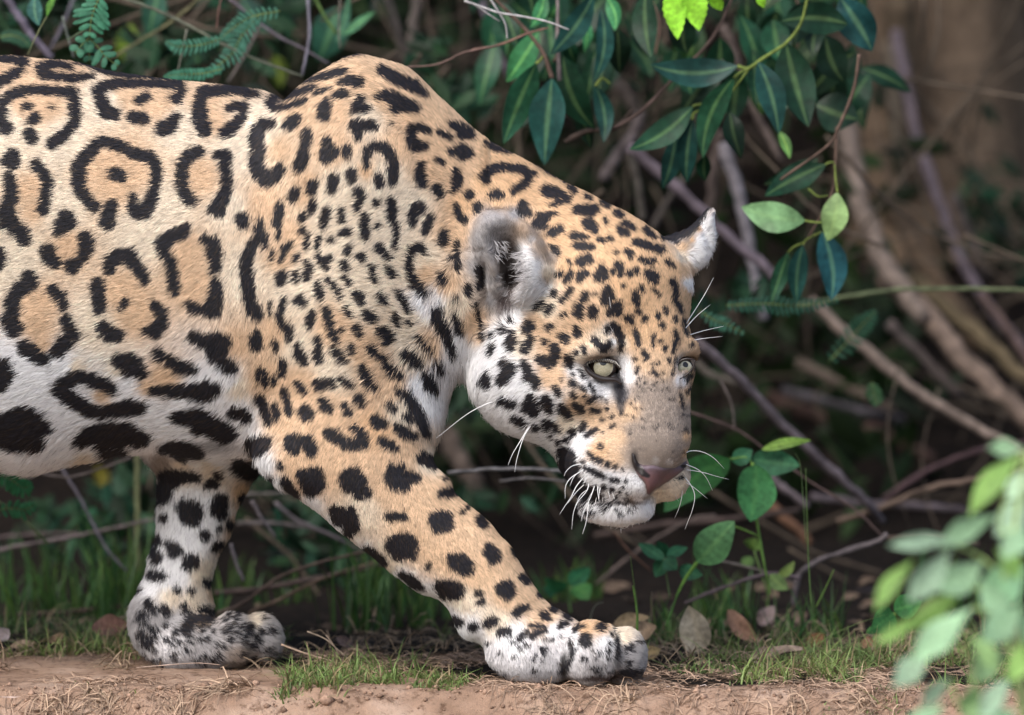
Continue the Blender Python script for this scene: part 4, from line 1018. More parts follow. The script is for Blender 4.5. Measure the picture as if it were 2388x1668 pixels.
mt = NT("eye_white"); mt.b.inputs["Base Color"].default_value = (.03, .018, .014, 1); mt.b.inputs["Roughness"].default_value = .12
m_eye = mt.m
mt = NT("iris")
_co = mt.n("ShaderNodeTexCoord").outputs["Object"]
_nz = mt.noise(700, 3, .6, _co)
mt.l(mt.ramp(_nz, [(.3, (.36, .32, .21)), (.7, (.54, .50, .36))]), mt.b.inputs["Base Color"])
mt.b.inputs["Roughness"].default_value = .15; mt.b.inputs["Coat Weight"].default_value = 1.0; mt.b.inputs["Coat Roughness"].default_value = .03
m_iris = mt.m
mt = NT("pupil"); mt.b.inputs["Base Color"].default_value = (.02, .016, .015, 1); mt.b.inputs["Roughness"].default_value = .08
m_pupil = mt.m
mt = NT("eyelid"); mt.b.inputs["Base Color"].default_value = (.018, .012, .011, 1); mt.b.inputs["Roughness"].default_value = .35
m_lid = mt.m
mt = NT("eyelash"); mt.b.inputs["Base Color"].default_value = (.5, .47, .42, 1); mt.b.inputs["Roughness"].default_value = .5
m_lash = mt.m
def put(o, parent=None):
    o.parent = parent or jaguar; o.matrix_parent_inverse = (parent or jaguar).matrix_world.inverted(); return o
for (sx, sy, gaze, R_, ri, rim, up_, lo_, rl) in (
        (1404, 852, (0.10, -1, -0.10), .0175, .0112, [(1366,846),(1404,829),(1446,866),(1404,890)],
         [(1362,850),(1374,842),(1391,839),(1408,839),(1425,842),(1438,848),(1447,862)], [(1363,851),(1372,865),(1386,876),(1402,883),(1420,885),(1436,886),(1450,896)], .0034),
        (1599, 856, (0.45, -1, -0.05), .0140, .0092, [(1576,856),(1600,832),(1592,886),(1598,886)],
         [(1579,852),(1588,841),(1603,837),(1619,839)], [(1619,840),(1617,854),(1609,867),(1596,878),(1585,884)], .0013)):
    ys_ = [surf(a, b, None) for a, b in rim]; ys_ = [v for v in ys_ if v is not None]
    yr = float(np.median(ys_))
    c = P(sx - (11 if sx > 1500 else 0), sy + (2 if sx > 1500 else 0), yr + R_ - .0015 + (.0135 if sx > 1500 else 0))
    g = Vector(gaze).normalized()
    e = put(ball_cap("eye", c, g, R_, math.pi * .62, m_eye))
    r_ = put(ball_cap("iris_rim", c, g, R_ + .0002, math.asin((ri + .0012) / (R_ + .0003)), m_pupil), e)
    i = put(ball_cap("iris", c, g, R_ + .0003, math.asin(ri / (R_ + .0003)), m_iris), e)
    gp = (g + Vector((-0.03, 0, 0.38))).normalized()
    p = put(ball_cap("pupil", c, gp, R_ + .0005, math.asin(.24 * R_ / (R_ + .0005)), m_pupil), e)
    for pts_, r0 in ((up_, rl), (lo_, rl)):
        cp = spline(pts_, 4); n_ = len(cp)
        path = [P(a, b, min(yr, max(surf(a, b, yr), yr - .010)) - .0012) for a, b in cp]
        vs, fs = tube(path, [r0 * (.45 + .55 * math.sin(math.pi * (k_ + .5) / n_)) for k_ in range(n_)], 8)
        put(mesh_obj("eyelid", vs, fs, m_lid))
    vs, fs = [], []
    cp = spline(up_, 7)
    for k_, (a, b) in enumerate(cp[2:-3:2] if sx < 1500 else cp[:0]):
        p0 = P(a, b - 3, yr - .0035); p1 = P(a + 2.2 + random.uniform(-1.5, 1.5), b + 1, yr - .0065); p2 = P(a + 4 + random.uniform(-1.5, 1.5), b + 5.5, yr - .0068)
        v_, f_ = tube([p0, p1, p2], [.0003, .00028, .0001], 3, cap=False)
        fs += [tuple(q + len(vs) for q in f) for f in f_]; vs += v_
    if vs: put(mesh_obj("eyelashes", vs, fs, m_lash))["kind"] = "stuff"

def patch(name, poly, bulge, colour, mat, n=44, ysurf=None, lift=0.0006):
    """a sheet over an outline, laid on the skin and raised by bulge(inner distance)"""
    xs_ = np.array([a for a, _ in poly], float); ys_ = np.array([b for _, b in poly], float)
    poly = spline(list(poly) + [poly[0]], 4)[:-1]
    gx = np.linspace(xs_.min() - 2, xs_.max() + 2, n); gy = np.linspace(ys_.min() - 2, ys_.max() + 2, n)
    X, Y = np.meshgrid(gx, gy, indexing='ij')
    ins = in_poly(X.ravel(), Y.ravel(), poly).reshape(X.shape)
    d = np.full(X.shape, 1e9)
    for i in range(len(poly)):
        a, b = poly[i], poly[(i + 1) % len(poly)]; e = b - a
        t = np.clip(((X - a[0]) * e[0] + (Y - a[1]) * e[1]) / (e @ e + 1e-9), 0, 1)
        d = np.minimum(d, np.hypot(X - a[0] - t * e[0], Y - a[1] - t * e[1]))
    d = np.where(ins, d, -d)
    use = d > -3.0
    vid = -np.ones(X.shape, int); vs = []; cs = []
    for i in range(n):
        for k in range(n):
            if not use[i, k]: continue
            y = surf(X[i, k], Y[i, k], None) if ysurf is None else ysurf(X[i, k], Y[i, k])
            if y is None: use[i, k] = False; continue
            vid[i, k] = len(vs)
            vs.append(P(X[i, k], Y[i, k], y - lift - bulge(X[i, k], Y[i, k], d[i, k]) + (0.004 if d[i, k] < -1 else 0)))
            cs.append(colour(X[i, k], Y[i, k], d[i, k]))
    fs = []
    for i in range(n - 1):
        for k in range(n - 1):
            q = (vid[i, k], vid[i, k + 1], vid[i + 1, k + 1], vid[i + 1, k])
            if min(q) >= 0: fs.append(q)
    o = mesh_obj(name, vs, fs, mat)
    set_color(o.data, np.array(cs))
    o.parent = jaguar; o.matrix_parent_inverse = jaguar.matrix_world.inverted()
    return o

NOSE = [(1473,1056),(1480,1060),(1486,1076),(1500,1085),(1522,1085),(1549,1092),(1572,1092),(1592,1082),(1603,1074),(1601,1086),(1588,1102),(1560,1122),(1530,1142),(1513,1156),(1508,1146),(1503,1126),(1484,1104),(1474,1076)]
def nose_bulge(x, y, d):
    b = 0.0045 * min(1, max(d, 0) / 8.0) ** .6
    for a, bb, rx, ry in ((1489, 1094, 9, 18), (1593, 1088, 6, 5)):
        q = ((x - a) / rx) ** 2 + ((y - bb) / ry) ** 2
        b -= 0.0026 * max(0, 1 - q) ** .7
    return b
def nose_colour(x, y, d):
    c = np.array((.16, .08, .08)); up = np.clip((1112 - y) / 24, 0, 1)
    c = c * (1 - up * .75) + np.array((.13, .11, .14)) * up * .75
    sl = [(1474, 1056, 5), (1479, 1076, 8), (1488, 1092, 9), (1500, 1104, 8), (1511, 1110, 5)]
    dk = max(0.0, 1 - ((x - 1594) / 8) ** 2 - ((y - 1088) / 6) ** 2)
    for (a0, b0, r0), (a1, b1, r1) in zip(sl[:-1], sl[1:]):
        t = max(0, min(1, ((x - a0) * (a1 - a0) + (y - b0) * (b1 - b0)) / ((a1 - a0) ** 2 + (b1 - b0) ** 2)))
        dk = max(dk, 1.3 - math.hypot(x - a0 - t * (a1 - a0), y - b0 - t * (b1 - b0)) / (r0 + (r1 - r0) * t))
    dk = min(1, dk * 1.7)
    e = np.clip(1 - d / 5.0, 0, 1) * .75
    c = c * (1 - e) + np.array((.10, .07, .07)) * e
    return c * (1 - dk) + np.array((.012, .008, .008)) * dk
mt = NT("nose_leather")
_a = mt.n("ShaderNodeAttribute", attribute_name="coat"); mt.l(_a.outputs["Color"], mt.b.inputs["Base Color"])
mt.b.inputs["Roughness"].default_value = .42
_v = mt.n("ShaderNodeTexVoronoi"); _v.inputs["Scale"].default_value = 900
mt.l(mt.n("ShaderNodeTexCoord").outputs["Object"], _v.inputs["Vector"]); mt.bump(_v.outputs["Distance"], .35, .0006)
patch("nose", NOSE, nose_bulge, nose_colour, mt.m)

mt = NT("whisker_hair"); mt.b.inputs["Base Color"].default_value = (.85, .85, .85, 1); mt.b.inputs["Roughness"].default_value = .35
m_wh = mt.m
J_ = (1200, 960, 4.582); I_ = (1080, 640, 3.818); F_ = (550, 860, 3.818)
WH = [(J_, -.022, "730,560 620,580 550,640 530,690"),(J_, -.022, "710,640 600,710 545,800 540,940"),(J_, -.03, "740,700 660,800 600,920 545,1000 480,1100"),(J_, -.02, "755,770 660,860 570,980"),
 (J_, -.03, "795,760 770,850 680,960 630,1080 610,1260"),(J_, -.02, "780,830 700,900 650,1010"),(J_, -.025, "860,780 810,920 750,1040 710,1170"),(J_, -.03, "800,910 780,1080 760,1200 725,1310"),
 (J_, -.01, "890,780 890,870 905,960"),(J_, -.01, "920,800 905,870 900,950"),(J_, -.006, "945,900 940,960"),(J_, -.01, "880,900 850,1020"),(J_, -.008, "1040,860 1075,950"),(J_, -.008, "1000,840 1020,930"),
 (J_, -.02, "745,610 640,690 590,800"),(J_, -.02, "770,720 730,770"),(J_, -.02, "830,860 770,960"),
 (J_, .03, "1830,440 1890,420 2000,430 2120,490 2240,610"),(J_, .03, "1820,560 1960,620 2050,710 2115,845"),(J_, .04, "1800,620 1900,630 2030,655 2150,690 2290,725"),(J_, .02, "1780,730 1900,800 2060,930"),
 (J_, .02, "1790,670 1880,780 1925,900 1900,1050 1850,1180 1820,1260"),(J_, .02, "1780,740 1790,880 1760,1020 1710,1140"),(J_, .01, "1690,830 1750,960"),(J_, .01, "1650,870 1690,950"),(J_, .01, "1630,890 1670,945"),(J_, .01, "1710,780 1770,830"),(J_, .01, "1600,900 1640,980"),
 (J_, 0, "1030,1190 1030,1260"),(J_, 0, "1135,1190 1138,1300"),(J_, 0, "935,1150 905,1230"),(J_, 0, "1185,1170 1210,1245"),(J_, 0, "1330,1120 1380,1165"),(J_, 0, "1080,1190 1090,1240"),(J_, 0, "1400,1060 1480,1060"),
 (I_, .03, "1985,440 2050,340 2150,180 2230,30"),(I_, .03, "1980,480 2080,370 2200,270"),(I_, .03, "2015,540 2150,500 2320,462"),(I_, .03, "2035,590 2150,570 2310,553"),
 (I_, -.012, "1360,560 1320,330 1300,200"),(I_, -.01, "1340,520 1300,450"),(I_, -.02, "290,1125 150,1180 0,1270 -240,1460"),
 (I_, -.02, "580,1330 520,1395"),(I_, -.025, "600,1330 500,1500 440,1600 400,1700"),(I_, -.025, "615,1330 540,1450 480,1640 460,1760"),(I_, -.02, "400,1080 300,1130")]
for (ox, oy, sc), dy, s in WH:
    pts = [tuple(float(q) for q in t.split(",")) for t in s.split()]
    pts = [(ox + a / sc, oy + b / sc) for a, b in pts]
    y0 = surf(pts[0][0], pts[0][1], -0.09)
    cp = spline(pts, 5)
    n = len(cp)
    path = [P(a, b, y0 + 0.002 + dy * (i / (n - 1)) ** .8) for i, (a, b) in enumerate(cp)]
    w0 = .00062 if len(pts) > 2 else .00042
    vs, fs = tube(path, [w0 * (1 - .8 * i / (n - 1)) for i in range(n)], 4)
    w = mesh_obj("whisker", vs, fs, m_wh)
    w.parent = jaguar; w.matrix_parent_inverse = jaguar.matrix_world.inverted()
# ------------------------------------------------------------------ plants, branches and litter
def attr_mat(name, rough=.45, spec=.4, bump=None, coat=0.0, noise_amt=.25, scale=60, trans=0.0):
    mt = NT(name)
    a = mt.n("ShaderNodeAttribute", attribute_name="coat")
    nz = mt.noise(scale, 4, .65)
    r = mt.ramp(nz, [(.3, (1 - noise_amt,) * 3), (.7, (1 + noise_amt,) * 3)])
    mx = mt.n("ShaderNodeMix", data_type='RGBA', blend_type='MULTIPLY'); mx.inputs[0].default_value = 1
    mt.l(a.outputs["Color"], mx.inputs[6]); mt.l(r, mx.inputs[7])
    mt.l(mx.outputs[2], mt.b.inputs["Base Color"])
    mt.b.inputs["Roughness"].default_value = rough; mt.b.inputs["Specular IOR Level"].default_value = spec
    mt.b.inputs["Coat Weight"].default_value = coat
    if bump: mt.bump(nz, bump[0], bump[1])
    if trans:
        t = mt.n("ShaderNodeBsdfTranslucent"); mt.l(mx.outputs[2], t.inputs[0])
        ms = mt.n("ShaderNodeMixShader"); ms.inputs[0].default_value = trans
        mt.l(mt.b.outputs[0], ms.inputs[1]); mt.l(t.outputs[0], ms.inputs[2]); mt.l(ms.outputs[0], mt.out.inputs[0])
    return mt.m
M_LEAF = attr_mat("glossy_leaf", .40, .16, (.3, .003), noise_amt=.35, scale=60, trans=.06)
M_SOFT = attr_mat("soft_leaf", .6, .3, (.35, .002), noise_amt=.3, scale=160, trans=.3)
M_BARK = attr_mat("bark", .85, .2, (.6, .004), noise_amt=.5, scale=45)
M_DEAD = attr_mat("dead_leaf", .75, .2, (.5, .003), noise_amt=.35, scale=120, trans=.12)

def leaf_mesh(name, base, tip, width, colour, face=(0, -1, .35), fold=.18, droop=.06, wave=.09, shape=0.5, rib=(3.6, 2.6, 1.6), serr=0.0, nseg=14):
    """one leaf: a folded blade with a pale raised midrib, tapering at both ends"""
    base, tip = Vector(base), Vector(tip)
    ax = tip - base; L = ax.length; ax.normalize()
    f = Vector(face).normalized(); f = (f - ax * f.dot(ax)).normalized()
    sd = ax.cross(f).normalized()
    cols = [-1, -.6, -.22, -.06, .06, .22, .6, 1]
    bend = random.uniform(-.10, .10) * L; arch = random.uniform(-.12, .12) * L; twist = random.uniform(-.5, .5)
    vs, cs, fs = [], [], []
    ph = random.uniform(0, 6)
    c = np.array(colour)
    for i in range(nseg + 1):
        s = i / nseg
        w = (math.sin(math.pi * s ** (.72 + .36 * shape)) ** (.62 + .5 * shape) if 0 < s < 1 else 0.0) * (1 - .12 * s) * width / 2
        if i == nseg: w = 0.0
        if i == 0: w = width * .02
        if serr and 0 < i < nseg: w *= 1 + serr * (1 if i % 2 else -1)
        cen = base + ax * (L * s) - Vector((0, 0, 1)) * (droop * L * s * s) + sd * (bend * 4 * s * (1 - s)) + f * (arch * 4 * s * (1 - s))
        f2 = (f * math.cos(twist * (s - .5)) + sd * math.sin(twist * (s - .5))); sd2 = ax.cross(f2).normalized()
        for q in cols:
            aq = abs(q)
            h = fold * aq * w + wave * w * math.sin(9 * s + ph + q) * aq
            if aq < .1: h -= -.0006 * 0 ; off = q * min(width * .45, .0011 / .05 * .5) if False else q * w * .9
            else: off = q * w
            p = cen + sd2 * off + f2 * (h + (.0005 if aq < .1 else 0))
            vs.append(p)
            k = 1.0 + random.uniform(-.12, .12) + .25 * math.sin(s * 5 + ph) * q
            k *= 1 + .07 * (1 if (i + (q > 0)) % 2 else -1)
            cs.append(np.clip((c * (1 + (np.array(rib) - 1) * .45) + np.array([.055, .075, .03]) * min(1, (rib[0] - 1) * .25)) if aq < .1 else c * k, 0, .9))
    n = len(cols)
    for i in range(nseg):
        for k in range(n - 1):
            fs.append((i * n + k, i * n + k + 1, (i + 1) * n + k + 1, (i + 1) * n + k))
    me = bpy.data.meshes.new(name)
    me.from_pydata([tuple(v) for v in vs], [], fs); me.update()
    me.polygons.foreach_set("use_smooth", np.ones(len(me.polygons), dtype=bool))
    set_color(me, np.array(cs))
    return me

def add_leaf(parent, base, tip, width, colour, mat=None, name="leaf", **kw):
    me = leaf_mesh(name, base, tip, width, colour, **kw)
    me.materials.append(mat or M_LEAF)
    o = link(bpy.data.objects.new(name, me))
    if parent:
        o.parent = parent; o.matrix_parent_inverse = Matrix.Translation(-parent.location)
    return o

def add_tube(name, path, radii, colour, parent=None, mat=None, sides=7, knots=0.0):
    vs, fs = tube(path, radii, sides)
    vs = np.array(vs)
    if knots:
        vs = vs + (RNG.random(vs.shape) - .5) * np.repeat(np.array(radii), sides)[:, None] * knots
    o = mesh_obj(name, vs, fs, mat or M_BARK)
    k = np.repeat(1 + .35 * (RNG.random(len(radii)) - .5), sides)[:, None]
    set_color(o.data, np.clip(np.array(colour)[None] * k, 0, .9))
    if parent:
        o.parent = parent; o.matrix_parent_inverse = Matrix.Translation(-parent.location)
    return o

def chart_path(o, pts, y, n=7, wob=0.0):
    """pts 'x,y x,y' on a chart with origin/scale o -> world points at depth y (a pair of depths runs from first to last)"""
    q = [tuple(float(v) for v in t.split(",")) for t in pts.split()]
    q = [(o[0] + a / o[2], o[1] + b / o[2]) for a, b in q]
    c = spline(q, n) if len(q) > 2 else spline([q[0], ((q[0][0] + q[1][0]) / 2 + random.uniform(-4, 4), (q[0][1] + q[1][1]) / 2 + random.uniform(-4, 4)), q[1]], n)
    ya, yb = y if isinstance(y, tuple) else (y, y)
    m = len(c)
    out = [P(a, b, ya + (yb - ya) * i / (m - 1)) for i, (a, b) in enumerate(c)]
    if wob:
        r = [np.array([random.uniform(-wob, wob) for _ in range(3)]) for _ in out]
        out = [p + e for p, e in zip(out, r)]
    return out

DK, MD, TL = (.006, .026, .013), (.010, .044, .022), (.011, .045, .038)
PG, LM, DD, GG = (.15, .28, .13), (.28, .62, .04), (.006, .020, .010), (.03, .13, .05)
T_O = (1100, 0, 2.291)
BUSH = [  # base x,y, tip x,y, width, colour, depth
 (1420,355,950,345,150,TL,.34),(1400,420,1235,850,130,MD,.33),(1530,330,1640,720,150,TL,.36),(1680,230,1800,680,200,DK,.40),(1180,570,840,800,135,MD,.36),(1180,640,1150,980,115,TL,.37),
 (1090,720,1020,1010,100,TL,.40),(1380,600,1440,850,115,DD,.44),(1250,830,1250,970,75,DK,.44),(2010,130,1650,115,165,DK,.42),(1970,-10,2140,275,200,(.010,.045,.046),.44),(1890,190,1990,440,180,DD,.50),
 (1840,560,2070,640,210,DD,.52),(930,-40,960,310,135,DK,.42),(1130,60,1150,290,150,DD,.46),(780,150,790,395,130,DD,.46),(690,50,650,440,100,TL,.44),(650,-20,420,295,130,TL,.42)]
BUSH_B = [
 (720,-10,765,165,85,GG,.42),(390,-30,310,150,75,GG,.44),(360,170,185,440,130,GG,.44),(345,340,170,770,155,MD,.38),(430,420,390,885,195,TL,.36),(490,300,660,690,165,DK,.46),(660,460,705,765,95,TL,.44),
 (520,210,560,340,80,MD,.48),(600,90,600,285,60,GG,.5),(310,160,260,300,90,TL,.46),(560,560,640,800,90,DD,.5),(420,100,470,10,60,GG,.5),(330,500,230,700,110,DK,.50)]
BUSH_C = [(1890,880,1565,1050,135,DK,.40),(1850,850,1560,985,120,DD,.42),(1870,1240,1920,1610,165,(.012,.060,.068),.40),(1770,1310,1740,1620,105,TL,.42),(1690,1350,1600,1620,85,MD,.44),(1640,700,1700,850,55,(.10,.22,.06),.44)]

def leafy(name, label, cat, anchor, leaves, twigs, o=T_O, mat=None, face=None, **kw):
    root = empty(name, P(o[0] + anchor[0] / o[2], o[1] + anchor[1] / o[2], anchor[2]), label, cat)
    for bx, by, tx, ty, w, c, y in leaves:
        b = P(o[0] + bx / o[2], o[1] + by / o[2], y); t = P(o[0] + tx / o[2], o[1] + ty / o[2], y + random.uniform(-.03, .02))
        fc = face or (random.uniform(-.45, .45), -1, random.uniform(-.1, .45))
        k = random.uniform(.85, 1.2)
        add_leaf(root, b, t, w * 1.12 / o[2] * MPP * (1 + y / D), tuple(np.array(c) * k), mat=mat, face=fc, **{"droop": 0.0, **kw})
    for pts, y, r, c in twigs:
        path = chart_path(o, pts, y)
        n = len(path)
        add_tube("stem", path, [r * MPP * (1 - .35 * i / n) for i in range(n)], c, root, sides=5, knots=.3)
    return root

BR, GB, YG = (.10, .065, .05), (.16, .13, .13), (.13, .17, .04)
leafy("leafy_branch", "dark glossy leaves hanging on a branch above and behind the jaguar's head", "shrub branch", (1480, 365, .38), BUSH,
      [("1420,355 1480,365 1560,310 1680,230 1760,120 1800,-40", .38, 5, YG),("1400,420 1440,385 1480,368", .36, 4, YG),("1180,570 1220,560 1270,570 1380,500 1480,370", .38, 4, YG),
       ("1180,640 1190,605 1250,580", .38, 4, YG),("2070,290 2040,480 1960,680 1900,780 1650,960", .36, 5, BR),("750,690 900,600 1060,440 1240,260 1330,130 1400,-30", .45, 5, (.06,.04,.035)),("930,-40 960,-60", .42, 4, YG)])
leafy("leafy_branch", "cluster of long blue-green leaves hanging over the jaguar's neck", "shrub branch", (430, 420, .40), BUSH_B,
      [("430,420 380,280 280,150 130,0 60,-80", .40, 6, BR),("470,430 460,200 460,-40", .43, 6, GB),("345,340 380,300", .40, 4, YG),("0,270 150,240 300,180 410,150", .36, 3.5, (.16,.09,.07)),
       ("500,760 620,700 760,690 860,590", .48, 8, (.05,.035,.028)),("660,460 700,420 740,450", .44, 4, YG),("440,330 480,250 620,60", .46, 4, BR)])
leafy("leafy_branch", "low dark leaves with one blue leaf hanging right of the jaguar's far ear", "shrub branch", (1920, 1040, .42), BUSH_C,
      [("1950,680 1940,900 1920,1040 1850,1180 1790,1290", .42, 4, BR),("1890,880 1940,870", .40, 3, YG),("1640,700 1620,600", .44, 3, YG),("1770,1310 1790,1280 1870,1240", .41, 3, YG),("1690,1350 1770,1300", .42, 3, YG)])
random.seed(21)
BUSH_D, BUSH_E = [], []
for q_ in range(78):
    bx = random.uniform(60, 2150); by = random.uniform(-160, 420 if bx > 900 else 330); ln = random.uniform(210, 380); a_ = random.gauss(0, .45)
    (BUSH_D if q_ % 2 else BUSH_E).append((bx, by, bx + ln * math.sin(a_), by + ln * math.cos(a_), random.uniform(95, 165), random.choice((DD, DK, DK, MD, (.008, .028, .006))), random.uniform(.55, .8) if q_ % 2 else random.uniform(.8, 1.15)))
leafy("leafy_branch", "dark blurred leaves hanging just behind the sharp glossy ones at the top", "shrub branch", (1200, -80, .68), BUSH_D, [("60,-90 700,-120 1300,-60 2150,-120", .68, 7, BR), ("900,-90 1000,100 980,300", .68, 4, BR), ("1700,-90 1760,80 1740,260", .68, 4, BR)])
leafy("leafy_branch", "farther, dimmer row of leaves behind the blurred ones at the top", "shrub branch", (1200, -80, 1.0), BUSH_E, [("60,-60 700,-90 1300,-120 2150,-60", 1.0, 8, BR), ("400,-90 420,100 380,240", 1.0, 4, BR)])
leafy("pale_leaf_twig", "two pale green young leaves on a thin yellow twig beside the dark leaves", "shrub twig", (1850, 1180, .36),
      [(1780,1180,1440,1105,155,PG,.36),(1955,1030,1900,1290,140,(.18,.28,.11),.36)], [("1780,1180 1850,1190 1900,1180", .36, 3, YG),("1955,1030 1945,960 1940,880", .36, 3, YG),("1800,1010 1850,1050 1905,1045", .37, 2.5, YG)], rib=(1.25,1.2,1.1))
leafy("lime_leaf_sprig", "bright lime green toothed leaves hanging in at the top edge", "shrub sprig", (1200, -60, .30),
      [(1085,-90,1100,212,120,LM,.30),(1180,-90,1215,165,130,LM,.30),(1290,-40,1335,58,75,LM,.31),(1530,-40,1562,42,50,LM,.32)], [("1085,-90 1180,-100 1290,-60 1530,-60", .31, 4, YG)],
      mat=M_SOFT, rib=(1.1,1.1,1.1), serr=.06, nseg=16)
leafy("pale_twig", "bare pale grey forked twig at the top edge above the jaguar's neck", "twig", (150, 70, .25), [],
      [("-40,5 60,40 150,70 250,85 400,115 520,160", .25, 3.2, (.42,.40,.40)),("90,-20 140,60 180,130 190,210", .26, 3.0, (.36,.34,.34)),("0,15 80,70 150,115", .26, 2.6, (.36,.34,.34))])

# --- compound, fern-like fronds over the back
def frond(o, pts, y, lw, n, label, both=True, colour=(.035, .13, .075), llen=None):
    path = chart_path(o, pts, y, n=8)
    root = empty("mimosa_frond", path[0], label, "frond")
    m = len(path)
    add_tube("stem", path, [2.2 * MPP * (1 - .6 * i / m) for i in range(m)], (.10, .14, .05), root, sides=4)
    vs, fs, cs = [], [], []
    L = (llen or 40) / o[2] * MPP
    for j in range(n):
        s = (j + .5) / n * (m - 1); i = int(s); u = s - i
        p = Vector(path[i]) * (1 - u) + Vector(path[min(i + 1, m - 1)]) * u
        t = (Vector(path[min(i + 1, m - 1)]) - Vector(path[i])).normalized()
        for sg in ((-1, 1) if both else (1,)):
            nrm = Vector((random.uniform(-.2, .2), -1, random.uniform(.1, .4))).normalized()
            a = (t.cross(nrm) * sg + t * .45).normalized()
            k = L * math.sin(math.pi * (.18 + .75 * (j + .5) / n)) * random.uniform(.85, 1.1)
            b = nrm.cross(a).normalized() * (lw / o[2] * MPP / 2)
            base = len(vs)
            for q, w in ((0, .25), (.25, .9), (.6, 1), (.9, .7), (1, .1)):
                c_ = p + a * (k * q) + Vector((0, 0, -1)) * (k * .1 * q * q)
                vs += [c_ - b * w, c_ + nrm * .0008, c_ + b * w]
                kk = random.uniform(.85, 1.2)
                cs += [np.array(colour) * kk, np.array(colour) * kk * 1.25, np.array(colour) * kk]
            for r in range(4):
                for e in (0, 1):
                    A = base + r * 3 + e
                    fs.append((A, A + 1, A + 4, A + 3))
    lf = mesh_obj("leaflets", [tuple(v) for v in vs], fs, M_SOFT); set_color(lf.data, np.array(cs))
    lf["kind"] = "stuff"
    lf.parent = root; lf.matrix_parent_inverse = Matrix.Translation(-root.location)
    return root
Z_O = (0, 0, 2.296)
frond(Z_O, "535,-20 510,40 490,100 478,200", .25, 30, 7, "upright frond of oval paired leaflets above the jaguar's back", llen=115, colour=(.04,.16,.09))
frond(Z_O, "478,205 440,240 400,285", .26, 40, 2, "small drooping leaf fan left of the oval frond", llen=70)
frond(Z_O, "478,205 540,270 560,300 640,360", .26, 32, 5, "arching frond tip touching the skyline of the jaguar's back", llen=80)
frond(Z_O, "470,205 478,260 480,330", .27, 30, 3, "short hanging frond between its two neighbours", llen=60)
frond(Z_O, "1500,60 1350,90 1250,150 1180,210", .45, 16, 16, "soft feathery frond slanting down to the left above the back", llen=60, colour=(.03,.11,.07))
frond(Z_O, "1180,210 1080,240 960,250 890,225", .42, 18, 14, "feathery frond reaching left at mid height", llen=55, colour=(.03,.12,.075))
frond(Z_O, "1380,90 1290,200 1240,290 1120,390", .5, 16, 14, "feathery frond hanging straight down in the middle", llen=75, colour=(.05,.16,.11))
frond(Z_O, "1190,370 1080,395 960,400 880,410", .38, 22, 16, "low horizontal frond lying just over the back", llen=42, colour=(.025,.12,.07))
frond(Z_O, "0,200 60,190 120,210 160,250", .6, 18, 12, "dim frond at the left edge above the back", llen=50, colour=(.015,.06,.03))
frond((0,1050,2.296), "-40,120 60,160 120,200 170,190", .35, 24, 10, "green frond at the left edge below the belly", llen=70, colour=(.03,.16,.06))
frond((0,1050,2.296), "-40,330 60,310 130,320 190,290", .4, 24, 9, "second green frond lower at the left edge", llen=60, colour=(.025,.13,.05))
R_O = (1388, 700, 2.291)
frond(R_O, "700,30 900,20 1100,30 1300,0", .55, 18, 22, "faint narrow frond crossing behind the whiskers", llen=60, colour=(.012,.065,.04))
frond(R_O, "560,60 640,110 700,130 800,180", .5, 18, 10, "small faint frond beside the forehead", llen=50, colour=(.02,.08,.05))
frond(R_O, "1250,330 1350,220 1430,130 1500,60", .8, 20, 12, "dim frond slanting between the fallen branches", llen=80, colour=(.012,.06,.03))
frond(R_O, "1480,440 1490,500 1510,560", .7, 20, 6, "tiny dim frond at the end of a branch", llen=60, colour=(.03,.08,.03))

# --- broad leaves at the top left, out of focus
def single(name, label, o, b, t, w, c, y, mat=None, **kw):
    base = P(o[0] + b[0] / o[2], o[1] + b[1] / o[2], y); tip = P(o[0] + t[0] / o[2], o[1] + t[1] / o[2], y)
    me = leaf_mesh(name, Vector(base) - Vector(base), Vector(tip) - Vector(base), w / o[2] * MPP, c, **{"droop": 0.0, **kw})
    me.materials.append(mat or M_SOFT)
    ob = link(bpy.data.objects.new(name, me)); ob.location = base
    return tag(ob, label, "leaf")
single("broad_leaf", "yellow-green blurred leaf in the gap above the back", Z_O, (700,130), (680,350), 140, (.16,.26,.03), 1.5)
single("broad_leaf", "blurred blue-green leaf hanging at the top edge left of centre", Z_O, (860,-60), (800,200), 150, (.02,.08,.05), 1.0)
single("broad_leaf", "yellow-green blurred leaf left of the shoulder hump", Z_O, (1480,290), (1500,470), 110, (.10,.15,.02), 1.6)
single("broad_leaf", "large dim leaf behind the shoulder hump", Z_O, (1800,40), (1700,330), 230, (.02,.09,.055), 1.1)
single("broad_leaf", "long blurred leaf pointing up right of the hump", Z_O, (1830,190), (2010,60), 60, (.05,.17,.08), .8)
single("broad_leaf", "narrow blurred leaf standing above the hump", Z_O, (1800,230), (1870,-30), 60, (.04,.13,.08), .8)
single("broad_leaf", "bluish leaf piece at the top left corner", Z_O, (190,-20), (210,140), 90, (.05,.15,.13), .4)
single("broad_leaf", "bright narrow leaf beside the bluish leaf at the top left", Z_O, (300,-20), (250,90), 40, (.07,.20,.03), .35)
single("broad_leaf", "dim green leaf high between the fronds", Z_O, (1290,-10), (1450,200), 170, (.015,.06,.045), 1.2)
single("broad_leaf", "olive blurred leaf in the gap under the belly", (0,1050,2.296), (520,80), (560,220), 100, (.11,.10,.01), 1.6)

